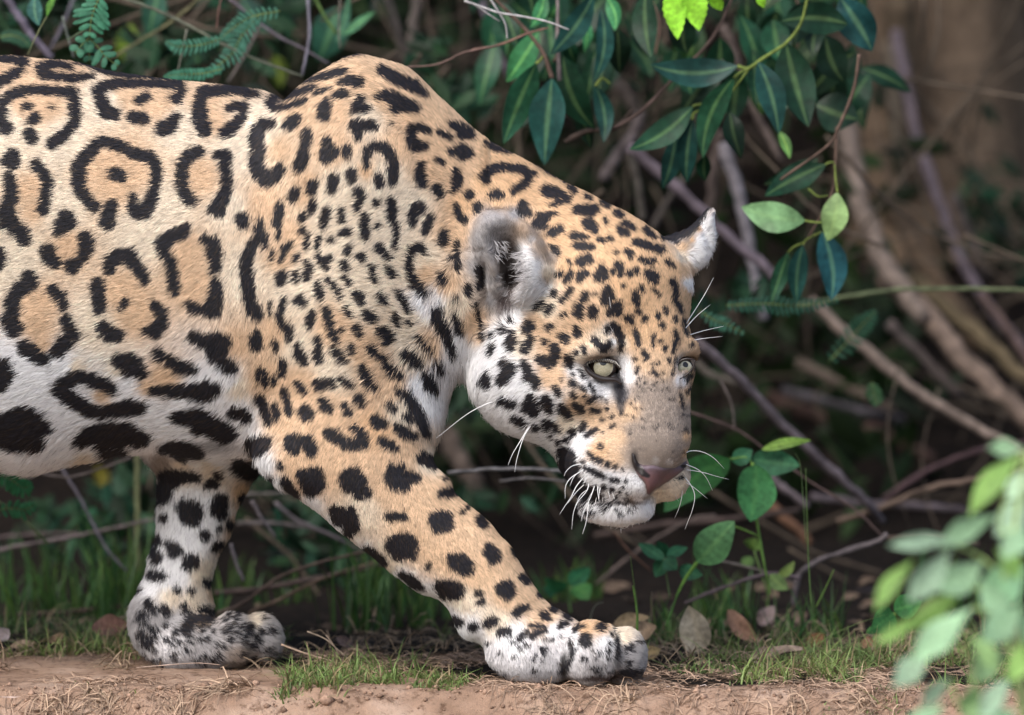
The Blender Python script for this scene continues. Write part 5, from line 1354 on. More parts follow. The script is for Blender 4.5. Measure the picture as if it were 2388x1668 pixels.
# --- seedlings at the right, at the edge of the thicket
def seedling(label, leaves, twigs, anchor, o=R_O, **kw):
    return leafy("seedling", label, "seedling", anchor, leaves, twigs, o=o, mat=M_SOFT, **{"rib": (1.7, 1.5, 1.3), **kw})
SG, SB = (.035, .14, .04), (.028, .12, .055)
seedling("tall green seedling with five broad leaves under the jaguar's nose",
  [(720,850,365,1135,190,SG,.35),(730,860,840,800,90,SB,.36),(830,850,1095,885,140,SB,.37),(890,800,1155,750,55,(.16,.28,.05),.36),(860,880,830,1185,225,(.06,.22,.07),.34)],
  [("840,870 850,960 860,1150 900,1400 935,1570", .36, 5, (.12,.22,.05)),("720,850 800,840 840,870", .36, 3.5, (.10,.20,.05)),("745,1210 800,1230 870,1260", .36, 3.5, (.12,.22,.05))], (935,1570,.36), shape=.3)
seedling("single oval leaf on a bent green stalk", [(545,1400,745,1180,185,(.10,.24,.09),.28)], [("545,1400 480,1490 430,1590", .28, 5, (.14,.26,.05))], (430,1590,.28), shape=.3)
seedling("small five-leaved blue-green seedling below the chin", [(370,1390,230,1300,75,SB,.34),(380,1370,495,1320,60,SB,.34),(375,1380,440,1440,85,SB,.33),(365,1385,320,1480,80,SB,.34),(450,1430,575,1470,85,SB,.36),(370,1380,330,1290,60,SB,.36)],
  [("370,1385 380,1470 400,1590", .34, 3, (.10,.14,.06))], (400,1590,.34), shape=.35, serr=.04, nseg=14)
seedling("pale yellow-green curled leaves behind the seedlings", [(970,1480,1065,1395,50,(.2,.28,.07),.45),(930,1470,1030,1550,80,(.18,.28,.09),.45),(830,1330,860,1270,90,(.10,.18,.04),.6),(780,1420,850,1380,60,(.1,.18,.05),.6)], [("850,1340 900,1500 930,1600",.5,3,(.1,.16,.05))], (930,1600,.5))
Q_O = (1388, 1000, 2.296)
seedling("two round green leaves on thin stalks at the right of the bare patch", [(1600,990,1475,1080,150,SG,.18),(1600,970,1750,925,130,SG,.18),(1500,1080,1450,1090,40,SG,.18)],
  [("1600,985 1610,1100 1640,1230",.18,3,(.12,.2,.05)),("1640,1060 1650,1150 1660,1240",.19,3,(.12,.2,.05))], (1640,1230,.18), o=Q_O, shape=.25)
seedling("dim broad-leaved seedling behind the near foreleg's paw", [(2000,640,1790,560,120,(.03,.14,.05),.65),(2010,620,2200,470,150,(.03,.15,.07),.65),(2060,640,2190,760,190,(.05,.17,.04),.62),(1900,700,1780,640,100,(.03,.13,.06),.7)],
  [("2000,640 2010,760 2030,880",.65,4,(.08,.15,.05))], (2030,880,.65), o=(800,1200,3.818), shape=.3)

# --- plant in the right foreground, close to the camera
FG1, FG2, FG3 = (.28, .46, .27), (.24, .42, .11), (.38, .55, .38)
FL = [(2300,110,2160,105,90,FG1),(2290,130,2090,370,120,FG2),(2310,330,2190,500,140,FG3),(2170,460,1940,590,120,FG1),(1930,600,1675,622,85,FG3),(1910,640,1745,845,140,FG3),(1720,690,1565,895,90,FG2),(2090,700,1880,810,160,FG1),
      (1970,850,1740,1010,115,FG2),(1730,1000,1560,1105,70,FG2),(2030,950,1790,1160,160,FG1),(1800,1180,1655,1325,130,FG3),(2250,1320,2110,1510,110,FG3),(1910,1330,1800,1440,90,FG3),(2300,930,2130,1080,150,FG1),(2310,520,2220,650,140,FG1),
      (2320,740,2150,910,200,(.24,.44,.24)),(1880,1470,1720,1530,80,FG1),(2200,1180,2060,1300,130,(.24,.4,.2)),(2290,1120,2230,1290,110,FG2),(2080,1350,1990,1490,90,(.22,.38,.16)),(2330,200,2240,330,120,FG3),(2140,640,2230,760,110,FG2),(2000,1100,2110,1240,100,(.22,.36,.14)),
      (1950,1480,2060,1560,110,(.26,.42,.18)),(2260,1500,2140,1590,120,FG1),(2050,800,2160,960,130,FG1),(2180,980,2300,1100,130,(.25,.45,.25))]
leafy("foreground_sapling", "pale green leafy sapling, out of focus at the right edge in front", "sapling", (2250, 1640, -1.7), [(a, b, c + (c - a) * .45, d + (d - b) * .45, w * 1.05, col, -1.7 + random.uniform(-.1, .1)) for a, b, c, d, w, col in FL],
      [("2330,1700 2250,1300 2180,900 2250,500 2330,100",-1.7,7,(.3,.4,.15)),("2180,900 1960,850 1720,1000",-1.7,4,(.3,.42,.15)),("2190,800 2080,700 1930,620",-1.7,4,(.3,.42,.15)),("2220,1150 2030,960 1800,1180",-1.7,4,(.3,.42,.15)),
       ("2230,600 2170,480 2290,130",-1.7,4,(.3,.42,.15)),("2200,1600 1960,1490 1900,1330",-1.7,4,(.3,.42,.15)),("2000,1640 2020,1300 1960,1150",-1.7,4,(.3,.36,.15))], o=Q_O, mat=M_SOFT, rib=(1.15,1.15,1.1), shape=1.3)

_fs = [o for o in bpy.data.objects if o.name == "foreground_sapling"][0]
_b = np.array(_fs.location); _gz = float(ground_z(_b[0], _b[1])) - .03
add_tube("stem", [(_b[0] + .02 * math.sin(i), _b[1] + .015 * math.cos(i * 1.3), _b[2] + .12 + (_gz - _b[2] - .12) * i / 8) for i in range(9)], [.0035 + .0004 * i for i in range(9)], (.2, .22, .1), _fs, sides=6)
# --- branches and trunks of the thicket: path, depth, width on the chart, colour, label
PU, BG, DKB, TB, OL = (.16, .13, .14), (.20, .155, .13), (.07, .05, .045), (.15, .105, .08), (.13, .14, .07)
B_O = (0, 1050, 2.296); V_O = (1900, 0, 2.004); J2 = (1200, 960, 4.582)
STEMS = [
 (R_O,"540,220 780,430 1000,660 1250,900 1450,1080 1530,1180",(.75,.95),55,PU,"smooth purple-grey branch slanting down right from behind the jaguar's eye"),
 (R_O,"1150,10 1450,270 1800,540 2100,710 2400,900",(1.3,1.1),62,BG,"straight brown-grey fallen branch slanting to the right edge"),
 (R_O,"1550,-120 1750,60 1950,300 2350,680",(1.7,1.5),120,(.17,.125,.10),"thick pale brown fallen stem, the lower of the two at the right edge"),
 (R_O,"1700,-120 1900,60 2100,230 2400,520",(1.9,1.7),90,(.13,.10,.06),"thick mossy stem above the pale brown one at the right edge"),
 (R_O,"860,880 1000,1000 1140,1110",1.0,48,PU,"short purple-grey branch behind the seedling"),
 (R_O,"1540,1060 1800,900 2060,800 2300,760",1.2,34,(.09,.055,.06),"dark maroon branch rising to the right"),
 (R_O,"1290,1190 1600,1080 1800,1000 2100,950 2350,900",.95,38,TB,"tan branch lying almost level under the maroon one"),
 (R_O,"480,590 750,690 950,830 1150,970 1400,1130 1540,1270",.6,13,(.12,.08,.075),"long thin brown twig running down right from the muzzle"),
 (R_O,"670,430 730,560 742,690",.62,12,(.16,.13,.12),"short upright twig joining the long thin one"),
 (R_O,"1060,1640 1085,1480 1200,1390 1500,1290 1560,1250",.55,34,(.13,.11,.115),"grey branch bent at an elbow near the ground"),
 (R_O,"1100,1490 950,1460 700,1530 480,1620",.5,22,(.13,.10,.11),"low grey twig reaching left from the elbow branch"),
 (R_O,"560,1380 700,1400 900,1450 1090,1520",.5,17,(.14,.12,.11),"thin grey twig above the low one"),
 (R_O,"1540,1270 1800,1270 2050,1300",.8,22,(.12,.09,.07),"level brown twig behind the sapling"),
 (R_O,"2060,-30 2200,150 2330,350",1.8,40,(.19,.13,.12),"pinkish branch at the right edge"),
 (R_O,"540,330 620,400 850,470",1.2,40,(.14,.12,.10),"blurred stub behind the muzzle"),
 (R_O,"1080,330 1300,440 1600,590",1.8,60,(.13,.10,.08),"faint brown branch in the dark middle"),
 (R_O,"900,500 1150,600 1500,700 1800,850",2.1,70,(.10,.06,.05),"reddish rotten log deep in the thicket"),
 (R_O,"1000,480 1300,560 1650,640",1.9,50,(.10,.09,.10),"dim grey log above the reddish one"),
 (R_O,"1560,120 1750,300 1950,520",1.6,60,(.10,.08,.075),"dim stem crossing behind the straight branch"),
 (R_O,"0,1520 150,1400 300,1290 520,1170 640,1150",.9,18,(.13,.10,.09),"thin twig rising to the right under the chin"),
 (R_O,"100,1240 180,1340 300,1450",.6,14,(.10,.055,.04),"reddish twig below the chin"),
 (R_O,"0,1260 300,1210 700,1170 1100,1120",1.1,40,DKB,"dark level branch behind the chin"),
 (R_O,"850,1050 1000,1150 1150,1300",1.2,60,(.15,.08,.05),"rusty bark strip behind the seedling"),
 (R_O,"1150,1050 1400,1080 1700,1100 2050,1130",1.3,45,(.11,.09,.10),"dim level branch above the elbow"),
 (R_O,"1250,1590 1500,1560 1800,1600",1.1,40,(.10,.085,.09),"dim grey root near the ground at the right"),
 (J2,"-720,655 -300,620 0,612 300,622 520,640",.45,42,(.30,.28,.28),"pale grey twig passing behind the throat and jaw"),
 (J2,"-160,745 100,715 300,720 560,745",.5,26,(.22,.20,.20),"thinner grey twig below the pale one behind the jaw"),
 (T_O,"1340,780 1400,950 1480,1300 1560,1700",1.2,70,(.22,.20,.22),"pale grey upright stem right of the far ear"),
 (T_O,"840,780 1100,1000 1300,1200 1560,1420 1650,1520",1.0,62,(.15,.12,.14),"purple-grey branch passing behind the far ear"),
 (T_O,"700,960 780,820 860,720 900,600",1.3,60,(.16,.13,.13),"blurred grey stem above the head"),
 (T_O,"830,760 880,960 910,1180",1.3,45,(.15,.13,.11),"blurred upright stem above the head"),
 (T_O,"960,1230 1060,1050 1180,900",1.5,35,(.13,.11,.10),"blurred slanting twig left of the far ear"),
 (T_O,"1330,700 1290,900 1270,1150",1.4,50,(.12,.09,.08),"brown upright stem over the far ear"),
 (T_O,"1340,130 1420,330 1500,560 1650,860",1.1,48,(.13,.10,.09),"brown stem behind the hanging leaves"),
 (T_O,"1150,420 1200,560 1260,700",1.6,90,(.13,.12,.10),"wide blurred stem behind the long horizontal leaf"),
 (T_O,"100,-40 100,300 60,700",1.6,50,(.12,.10,.08),"blurred upright stem over the neck"),
 (T_O,"30,-40 120,200 200,420",1.2,42,(.14,.12,.15),"purple upright stem over the neck"),
 (T_O,"720,400 850,540 900,700",1.8,80,(.10,.08,.07),"dim wide stem between the leaf clusters"),
 (V_O,"380,150 470,600 600,1000 760,1350 980,1640",(2.2,1.9),52,(.15,.12,.14),"long purple-grey stem curving down at the right"),
 (V_O,"150,560 200,900 330,1230 520,1500",(1.8,1.6),95,(.21,.165,.14),"pale split stem below the leaf cluster at the right"),
 (V_O,"300,700 380,1000 560,1300 800,1620",(2.3,2.0),110,(.13,.09,.06),"brown stem beside the pale split one"),
 (V_O,"640,900 720,1100 800,1300",2.2,50,(.10,.08,.075),"dim stem near the right edge"),
 (V_O,"700,740 850,850 1000,880",2.4,36,(.14,.11,.08),"dim twig at the right edge"),
 (V_O,"-80,1430 200,1380 500,1350 1000,1355",.9,22,(.16,.19,.10),"long thin green-grey stalk arching level across the right side"),
 (V_O,"350,200 370,500 400,900",2.5,60,(.16,.13,.10),"dim upright stem in front of the tree trunk"),
 (B_O,"-40,540 300,480 560,430 840,365",.8,24,(.15,.12,.12),"grey-brown branch rising to the far foreleg"),
 (B_O,"320,80 430,260 500,400 580,540 680,650",.7,17,(.18,.16,.19),"thin purple twig slanting down under the belly"),
 (B_O,"735,20 738,300 735,450 745,660",.9,30,OL,"upright olive stalk left of the far foreleg"),
 (B_O,"200,120 350,145 480,120 700,40",.6,14,(.16,.13,.12),"thin curved twig touching the belly line"),
 (B_O,"1170,870 1300,820 1500,680 1720,600 1960,540",.55,19,(.15,.105,.085),"upper of two brown twigs slanting up between the forelegs"),
 (B_O,"1330,875 1500,800 1700,700 2000,600",.6,20,(.16,.11,.08),"lower of two brown twigs slanting up between the forelegs"),
 (B_O,"1270,390 1500,395 1700,430 1950,540",.85,22,(.14,.12,.12),"grey twig level between the forelegs"),
 (B_O,"1345,270 1400,360 1475,465",.6,20,(.20,.17,.18),"short pale twig end between the forelegs"),
 (B_O,"1235,500 1270,620 1305,700",.55,18,(.22,.19,.20),"short pale upright twig beside the far foreleg"),
 (B_O,"1470,280 1600,380 1850,490",.8,22,(.14,.12,.13),"grey twig slanting down to the near foreleg"),
 (B_O,"1250,235 1400,235 1540,225",.8,16,(.17,.15,.14),"short level twig behind the elbow"),
 (B_O,"1150,770 1400,740 1700,690 2050,610",.75,34,DKB,"dark fallen branch between the forelegs"),
 (B_O,"-40,260 80,330 200,440 260,500",.5,16,(.13,.16,.08),"greenish stalk at the left edge"),
 (B_O,"-40,470 200,450 420,445",1.0,20,(.12,.09,.09),"dim level twig at the left"),
 (B_O,"0,880 300,870 700,830",.7,26,(.07,.045,.04),"dark root lying level behind the grass at the left"),
 (Z_O,"10,-40 90,70 170,190 280,310",.7,44,(.15,.13,.17),"purple-grey branch at the top left corner"),
 (Z_O,"660,-10 850,60 1050,160 1300,290 1620,410",.5,17,(.14,.15,.11),"long greenish twig slanting down over the back"),
 (Z_O,"1210,-20 1450,170 1620,260 1760,340",.65,16,(.14,.12,.14),"purple-brown twig slanting to the hump"),
 (Z_O,"1650,-20 1655,200 1620,400",.55,19,(.20,.19,.23),"upright grey twig left of the hump"),
 (Z_O,"1000,160 970,300 945,410",.45,9,(.20,.20,.16),"thin hanging twig among the fronds"),
 (Z_O,"400,-20 330,150 265,270",.9,18,(.13,.12,.15),"dim twig near the left fork"),
 (Z_O,"335,90 370,220 395,310",.5,13,(.15,.17,.15),"thin grey-green stalk at the left"),
 (Z_O,"1185,-10 1160,150",.5,8,(.22,.12,.10),"short reddish twig at the top"),
 (Z_O,"1080,-20 930,110 780,200 600,310",.8,16,(.16,.15,.08),"olive twig rising to the right above the back"),
 (Z_O,"1390,140 1310,300 1220,440",.8,15,(.16,.14,.13),"grey twig crossing the greenish one"),
 (Z_O,"1680,-20 1740,90 1800,180",.7,18,(.10,.17,.05),"green stalk above the hump"),
 (Z_O,"1820,-20 1815,150 1820,260",.6,9,(.2,.18,.15),"thin upright twig right of the green stalk"),
 (Z_O,"250,90 200,180 150,290",.3,6,(.22,.24,.12),"thin pale stalk at the top left"),
 (Z_O,"2060,-20 2130,150 2150,330",1.6,40,(.10,.085,.08),"dim stem behind the hump"),
 (Z_O,"2250,-20 2200,200 2190,400",1.4,60,(.12,.10,.09),"wide dim stem right of the hump"),
 (Z_O,"470,150 400,190 360,215",.3,8,(.12,.18,.10),"little green fork under the oval frond"),
 ((550,100,3.818),"1430,240 1560,215 1750,200 1900,150 2020,90 2330,20",.35,15,(.22,.14,.12),"reddish twig with a knot pointing left to the hump"),
 ((550,860,3.818),"1560,-50 1700,250 1850,560 2000,820 2200,1200",1.6,190,(.13,.10,.085),"wide blurred brown stem behind the chest"),
 (T_O,"2280,-40 2260,400 2300,900",2.6,180,(.15,.11,.075),"broad brown stem by the tree trunk"),
]
for o_, pts, y, w, c, lab in STEMS:
    path = chart_path(o_, pts, y, n=6)
    n = len(path)
    r0 = w / 2 / o_[2] * MPP * (1 + (y[0] if isinstance(y, tuple) else y) / D)
    base = Vector(path[-1])
    local = [np.array(p) - np.array(base) for p in path]
    wob = r0 * .22
    local = [p + np.array([random.uniform(-wob, wob), random.uniform(-wob, wob), random.uniform(-wob, wob)]) for p in local]
    ob = add_tube("branch", local, [r0 * (1.05 - .2 * i / n) * random.uniform(.9, 1.1) for i in range(n)], tuple(np.array(c) * (.82 if w > 50 and o_ is not Z_O else .74)), sides=8 if w > 30 else 6, knots=.22)
    ob.location = base
    tag(ob, lab, "branch")

# --- two tree trunks at the right, roots in the bank
def trunk(label, base, top, r0, r1, colour):
    root = empty("tree", base, label, "tree")
    base, top = Vector(base), Vector(top)
    n = 22; sides = 18
    vs, cs, fs = [], [], []
    for i in range(n + 1):
        s = i / n; c = base.lerp(top, s) + Vector((.05 * math.sin(3 * s), .04 * math.sin(5 * s), 0))
        r = r0 + (r1 - r0) * s + r0 * .6 * math.exp(-s * 9)
        for k in range(sides):
            a = 2 * math.pi * k / sides
            q = r * (1 + .10 * math.sin(3 * a + s * 4) + .06 * math.sin(7 * a + 9 * s) + random.uniform(-.03, .03))
            vs.append(tuple(c + Vector((math.cos(a) * q, math.sin(a) * q, 0)) ))
            cs.append(np.array(colour) * (1 + .35 * math.sin(5 * a + 11 * s) * random.uniform(.4, 1)))
    for i in range(n):
        for k in range(sides):
            fs.append((i * sides + k, i * sides + (k + 1) % sides, (i + 1) * sides + (k + 1) % sides, (i + 1) * sides + k))
    t = mesh_obj("trunk", vs, fs, M_BARK); set_color(t.data, np.clip(np.array(cs), 0, .9))
    t.parent = root; t.matrix_parent_inverse = Matrix.Translation(-root.location)
    return root
def trunk_at(label, sx0, sx1, y, r0, colour):
    b = P(sx0, 900, y); b[2] = float(ground_z(b[0], y)) - .05
    tp = P(sx1, -100, y); d_ = (tp - b); tp = b + d_ * (3.2 / max(d_[2], .3))
    return trunk(label, b, tp, r0, r0 * .75, colour), tp
tr1, tp1 = trunk_at("broad brown tree trunk leaning behind the branches at the upper right", 2190, 2150, 2.8, .10, (.15, .105, .072))
tr2, tp2 = trunk_at("darker tree trunk standing left of the broad one", 2030, 2060, 3.2, .05, (.12, .09, .07))

# --- masses of leaves: scattered quads joined into one object
def leaf_mass(name, centres, size, colours, mat, kind="stuff", droop=.5):
    n = len(centres)
    a = RNG.normal(0, 1, (n, 3)); a[:, 2] -= droop; a /= np.linalg.norm(a, axis=1)[:, None]
    b = np.cross(a, RNG.normal(0, 1, (n, 3)) + np.array([0, -1.2, .6])); b /= np.linalg.norm(b, axis=1)[:, None]
    nn = np.cross(a, b)
    L = size * RNG.uniform(.6, 1.4, n)[:, None]; W = L * RNG.uniform(.28, .42, n)[:, None]
    c = np.asarray(centres)
    prof = ((0, .05), (.3, .9), (.65, .85), (1, .04))
    V = np.empty((n, 12, 3))
    for i, (s, w) in enumerate(prof):
        m = c + a * L * (s - .5)
        V[:, i * 3] = m - b * W / 2 * w + nn * W * .12; V[:, i * 3 + 1] = m; V[:, i * 3 + 2] = m + b * W / 2 * w + nn * W * .12
    q = []
    for i in range(3):
        for e in (0, 1):
            A = i * 3 + e; q.append((A, A + 1, A + 4, A + 3))
    Q = (np.array(q)[None] + (np.arange(n) * 12)[:, None, None]).reshape(-1, 4)
    me = fast_mesh(name, V.reshape(-1, 3), Q)
    set_color(me, np.repeat(colours, 12, 0)); me.materials.append(mat)
    me.polygons.foreach_set("use_smooth", np.ones(len(me.polygons), dtype=bool))
    o = link(bpy.data.objects.new(name, me)); o["kind"] = kind
    return o
# undergrowth on the slope behind
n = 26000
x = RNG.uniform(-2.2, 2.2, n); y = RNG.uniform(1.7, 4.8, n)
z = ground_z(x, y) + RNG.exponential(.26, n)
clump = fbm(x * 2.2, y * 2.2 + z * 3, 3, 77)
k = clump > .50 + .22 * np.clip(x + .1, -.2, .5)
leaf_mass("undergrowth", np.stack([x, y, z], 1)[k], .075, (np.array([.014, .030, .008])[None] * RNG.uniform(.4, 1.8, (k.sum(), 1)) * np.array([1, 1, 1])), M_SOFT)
# dark blurred foliage close behind the back, under the belly and at the top
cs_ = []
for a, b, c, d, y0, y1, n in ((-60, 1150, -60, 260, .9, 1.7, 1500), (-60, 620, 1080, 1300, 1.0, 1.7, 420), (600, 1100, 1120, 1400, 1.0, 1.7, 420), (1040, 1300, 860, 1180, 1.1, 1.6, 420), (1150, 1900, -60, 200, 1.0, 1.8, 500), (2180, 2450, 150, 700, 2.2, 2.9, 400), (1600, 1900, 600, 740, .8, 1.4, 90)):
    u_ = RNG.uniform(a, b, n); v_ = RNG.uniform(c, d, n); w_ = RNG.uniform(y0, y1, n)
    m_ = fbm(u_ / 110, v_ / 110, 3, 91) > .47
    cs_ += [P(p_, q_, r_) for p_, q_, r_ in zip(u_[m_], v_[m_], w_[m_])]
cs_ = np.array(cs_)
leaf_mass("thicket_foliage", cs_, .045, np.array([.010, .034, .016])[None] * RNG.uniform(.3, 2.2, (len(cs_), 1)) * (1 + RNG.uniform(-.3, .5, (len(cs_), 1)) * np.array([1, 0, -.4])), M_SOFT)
# unseen overhanging leaf mass, added above the frame to shade the thicket
n = 15000
x = RNG.uniform(-4.5, 4.5, n); y = RNG.uniform(.75, 6.5, n)
z = 1.02 + .22 * y * 0 + RNG.uniform(0, 1, n) ** 1.5 * 1.9 + .35 * fbm(x * 1.3, y * 1.3, 2, 5) + np.where(y < 1.3, .12, 0)
leaf_mass("shade_canopy", np.stack([x, y, z + .18 * y], 1), .15, np.array([.018, .045, .014])[None] * RNG.uniform(.5, 1.5, (n, 1)), M_SOFT)

# --- fine twigs filling the dark
TW = []
def twig_tangle(count, label, ysel, zsel, group, colour, r):
    proto = []
    for q in range(8):
        L = random.uniform(.35, .8)
        p = [Vector((0, 0, 0))]; d_ = Vector((random.uniform(-1, 1), random.uniform(-.3, .3), random.uniform(-.5, 1))).normalized()
        for _ in range(9):
            d_ = (d_ + Vector((random.uniform(-.25, .25), random.uniform(-.2, .2), random.uniform(-.22, .2)))).normalized(); p.append(p[-1] + d_ * L / 9)
        vs, fs = tube(p, [r * (1 - .07 * i) for i in range(10)], 5)
        me = bpy.data.meshes.new("twig"); me.from_pydata([tuple(v) for v in vs], [], fs); me.update()
        me.polygons.foreach_set("use_smooth", np.ones(len(me.polygons), dtype=bool))
        set_color(me, np.clip(np.array(colour)[None] * RNG.uniform(.6, 1.4, (len(vs), 1)), 0, 1)); me.materials.append(M_BARK); proto.append(me)
    for i in range(count):
        y = random.uniform(*ysel)
        sx = random.uniform(-60, 2440); sy = random.uniform(*zsel)
        p = P(sx, sy, y)
        if p[2] < float(ground_z(p[0], y)) + .01: p[2] = float(ground_z(p[0], y)) + .01
        o = link(bpy.data.objects.new("twig", proto[i % 8])); o.location = p
        s = random.uniform(.6, 1.3); o.scale = (s, s, s); o.rotation_euler = (random.uniform(-.4, .4), random.uniform(-1.3, 1.3), random.uniform(-.6, .6))
        tag(o, label, "twig", group)
twig_tangle(190, "thin brown twig, one of many in the dark tangle behind the jaguar", (.9, 2.6), (-40, 1350), "twigs of the dark tangle", (.085, .066, .05), .0028)
twig_tangle(50, "thicker dim stem, one of several far back in the thicket", (2.2, 3.8), (-40, 1150), "dim stems far back in the thicket", (.05, .037, .028), .011)
# ------------------------------------------------------------------ grass, dry roots and dead leaves
def blades(name, roots, length, width, colours, mat, lean=.5, seg=4, dirs=None, curl=.5):
    n = len(roots)
    th = RNG.uniform(0, 2 * np.pi, n) if dirs is None else dirs
    h = np.stack([np.cos(th), np.sin(th) * .7, np.zeros(n)], 1)
    side = np.stack([-np.sin(th), np.cos(th), np.zeros(n)], 1)
    # blades show their face to some side at random
    side = side * RNG.uniform(.3, 1, (n, 1)) + np.array([1, 0, 0]) * RNG.uniform(-.8, .8, (n, 1)); side /= np.linalg.norm(side, axis=1)[:, None]
    L = length * RNG.uniform(.55, 1.3, n); ln = lean * RNG.uniform(.2, 1.6, n); cu = curl * RNG.uniform(.2, 1.6, n)
    V = np.empty((n, (seg + 1) * 2, 3)); C = np.empty((n, (seg + 1) * 2, 3))
    for i in range(seg + 1):
        s = i / seg
        c = roots + np.array([0, 0, 1]) * (L * (s - .5 * cu * s * s * ln))[:, None] + h * (L * ln * (.4 * s + .8 * s * s))[:, None]
        w = width * (1 - s ** 1.6) * RNG.uniform(.9, 1.1, n) + .0001
        V[:, 2 * i] = c - side * w[:, None] / 2; V[:, 2 * i + 1] = c + side * w[:, None] / 2
        C[:, 2 * i] = C[:, 2 * i + 1] = colours * (.75 + .45 * s)
    q = [(2 * i, 2 * i + 1, 2 * i + 3, 2 * i + 2) for i in range(seg)]
    Q = (np.array(q)[None] + (np.arange(n) * (seg + 1) * 2)[:, None, None]).reshape(-1, 4)
    me = fast_mesh(name, V.reshape(-1, 3), Q)
    me.polygons.foreach_set("use_smooth", np.ones(len(me.polygons), dtype=bool))
    set_color(me, np.clip(C.reshape(-1, 3), 0, .9)); me.materials.append(mat)
    o = link(bpy.data.objects.new(name, me)); o["kind"] = "stuff"
    return o
M_GRASS = attr_mat("grass_blade", .5, .35, None, noise_amt=.15, trans=.3)
def on_ground(x, y, dz=-.002): return np.stack([x, y, ground_z(x, y) + dz], 1)
def sx_of(x, y): return SHW + x / MPP * D / (D + y)

# short turf, in patches as in the photograph: chart x range, depth range, count, length
def turf(x0, x1, y0, y1, n, thr=.0):
    x = RNG.uniform(x0, x1, n); y = RNG.uniform(y0, y1, n)
    m = fbm(x * 14, y * 14, 3, 9) > thr
    return x[m], y[m]
def wx(s): return (s - SHW) * MPP
parts_ = []
for a, b, y0, y1, n, L in ((-60, 340, .16, .42, 3600, .026), (660, 1000, -.22, .02, 1500, .024), (650, 1140, -.20, -.04, 5200, .013), (640, 1000, -.06, .12, 700, .016), (1500, 2450, -.16, .22, 7200, .021), (1880, 2450, -.14, .3, 3000, .026), (330, 660, .25, .45, 600, .02),
                           (-60, 330, .25, .6, 1300, .03), (1490, 2450, .15, .6, 2000, .03), (1000, 1500, .1, .5, 900, .02), (180, 380, -.20, -.12, 160, .012), (1900, 2200, -.26, -.18, 300, .012)):
    x, y = turf(wx(a), wx(b), y0, y1, int(n * .62), .47)
    parts_.append((x, y, L * (.55 + 1.5 * RNG.random(len(x)) ** 2.2)))
x = np.concatenate([p[0] for p in parts_]); y = np.concatenate([p[1] for p in parts_]); L = np.concatenate([p[2] for p in parts_])
far_ = np.clip((y - .25) / .5, 0, 1)
tone = fbm(x * 9, y * 9, 3, 55)
col = np.array([.16, .24, .075])[None] * (1 - far_)[:, None] + np.array([.06, .14, .045])[None] * far_[:, None]
col = col * RNG.uniform(.55, 1.45, (len(x), 1)) + np.array([.10, .06, .01])[None] * np.clip(tone - .4, 0, 1)[:, None] * 1.8
dry = RNG.random(len(x)) < .24
col[dry] = np.array([.34, .26, .15]) * RNG.uniform(.6, 1.2, (dry.sum(), 1))
blades("grass", on_ground(x, y), L, .0021, col, M_GRASS, lean=1.0, curl=.9)
# taller grass standing in the shade behind
gr = []
for a, b, y0, y1, n, L in ((0, 330, .5, 1.1, 120, .08), (60, 360, .5, .9, 60, .12), (780, 960, .5, .9, 70, .11), (960, 1080, .55, .95, 50, .12), (820, 900, .45, .6, 22, .10), (1050, 1420, .6, 1.1, 60, .06), (1640, 1960, .3, .9, 90, .065), (1500, 1700, .35, .8, 50, .05), (2050, 2400, .4, 1.0, 70, .07), (340, 760, .6, 1.1, 60, .05)):
    nc = max(2, n // 9); cx_ = RNG.uniform(wx(a), wx(b), nc); cy_ = RNG.uniform(y0, y1, nc); ci = RNG.integers(0, nc, n)
    x = cx_[ci] + RNG.normal(0, .012, n); y = cy_[ci] + RNG.normal(0, .015, n)
    x = x * (D + y) / D
    gr.append((x, y, np.full(n, L)))
x = np.concatenate([p[0] for p in gr]); y = np.concatenate([p[1] for p in gr]); L = np.concatenate([p[2] for p in gr])
tone = RNG.random((len(x), 1))
col = np.array([.03, .10, .03]) * tone + np.array([.09, .16, .03]) * (1 - tone); col *= RNG.uniform(.5, 1.3, (len(x), 1))
blades("tall_grass", on_ground(x, y), L, .0042, col, M_GRASS, lean=.35, seg=6, curl=.8)
# single long stalks, named one by one
for o_, pts, y, r, c, lab in ((R_O, "1155,1640 1140,1400 1130,1100 1125,900", .22, 4.0, (.14,.24,.07), "tall thin green grass stalk right of the seedlings"),
    (R_O, "1125,1300 1110,1050 1095,880 1070,820", .24, 2.2, (.14,.22,.08), "fine seed stalk leaning beside the tall grass stalk"),
    (R_O, "225,1640 205,1500 188,1370", .15, 3.0, (.16,.26,.06), "thin grass stalk behind the near paw"),
    (R_O, "1180,1640 1230,1540 1275,1440", .3, 5, (.16,.28,.06), "bent light green grass blade right of the tall stalk"),
    (Q_O, "920,1200 980,1120 1040,990", .1, 2.6, (.18,.26,.08), "slanting grass stem above the turf"),
    ((1240,1380,5.7275), "1400,620 1410,350 1390,150 1365,0 1350,-80", .12, 8, (.16,.30,.06), "grass stem rising straight behind the paw"),
    ((1240,1380,5.7275), "780,400 810,260 870,170 960,140", .3, 5, (.2,.2,.14), "curled dry stem behind the paw"),
    ((1240,1380,5.7275), "1605,400 1600,200 1605,0", .3, 8, (.2,.15,.10), "straight dry stem behind the paw"),
    ((1240,1380,5.7275), "1790,460 1850,320 1900,170 1960,0", .25, 8, (.12,.26,.06), "green stem slanting right behind the pale leaf")):
    path = chart_path(o_, pts, y); base = Vector(path[0]); n = len(path)
    ob = add_tube("grass_stalk", [np.array(p) - np.array(base) for p in path], [r * MPP / 2.3 * (1 - .6 * i / n) for i in range(n)], c, sides=4, mat=M_GRASS); ob.location = base
    tag(ob, lab, "grass stalk")

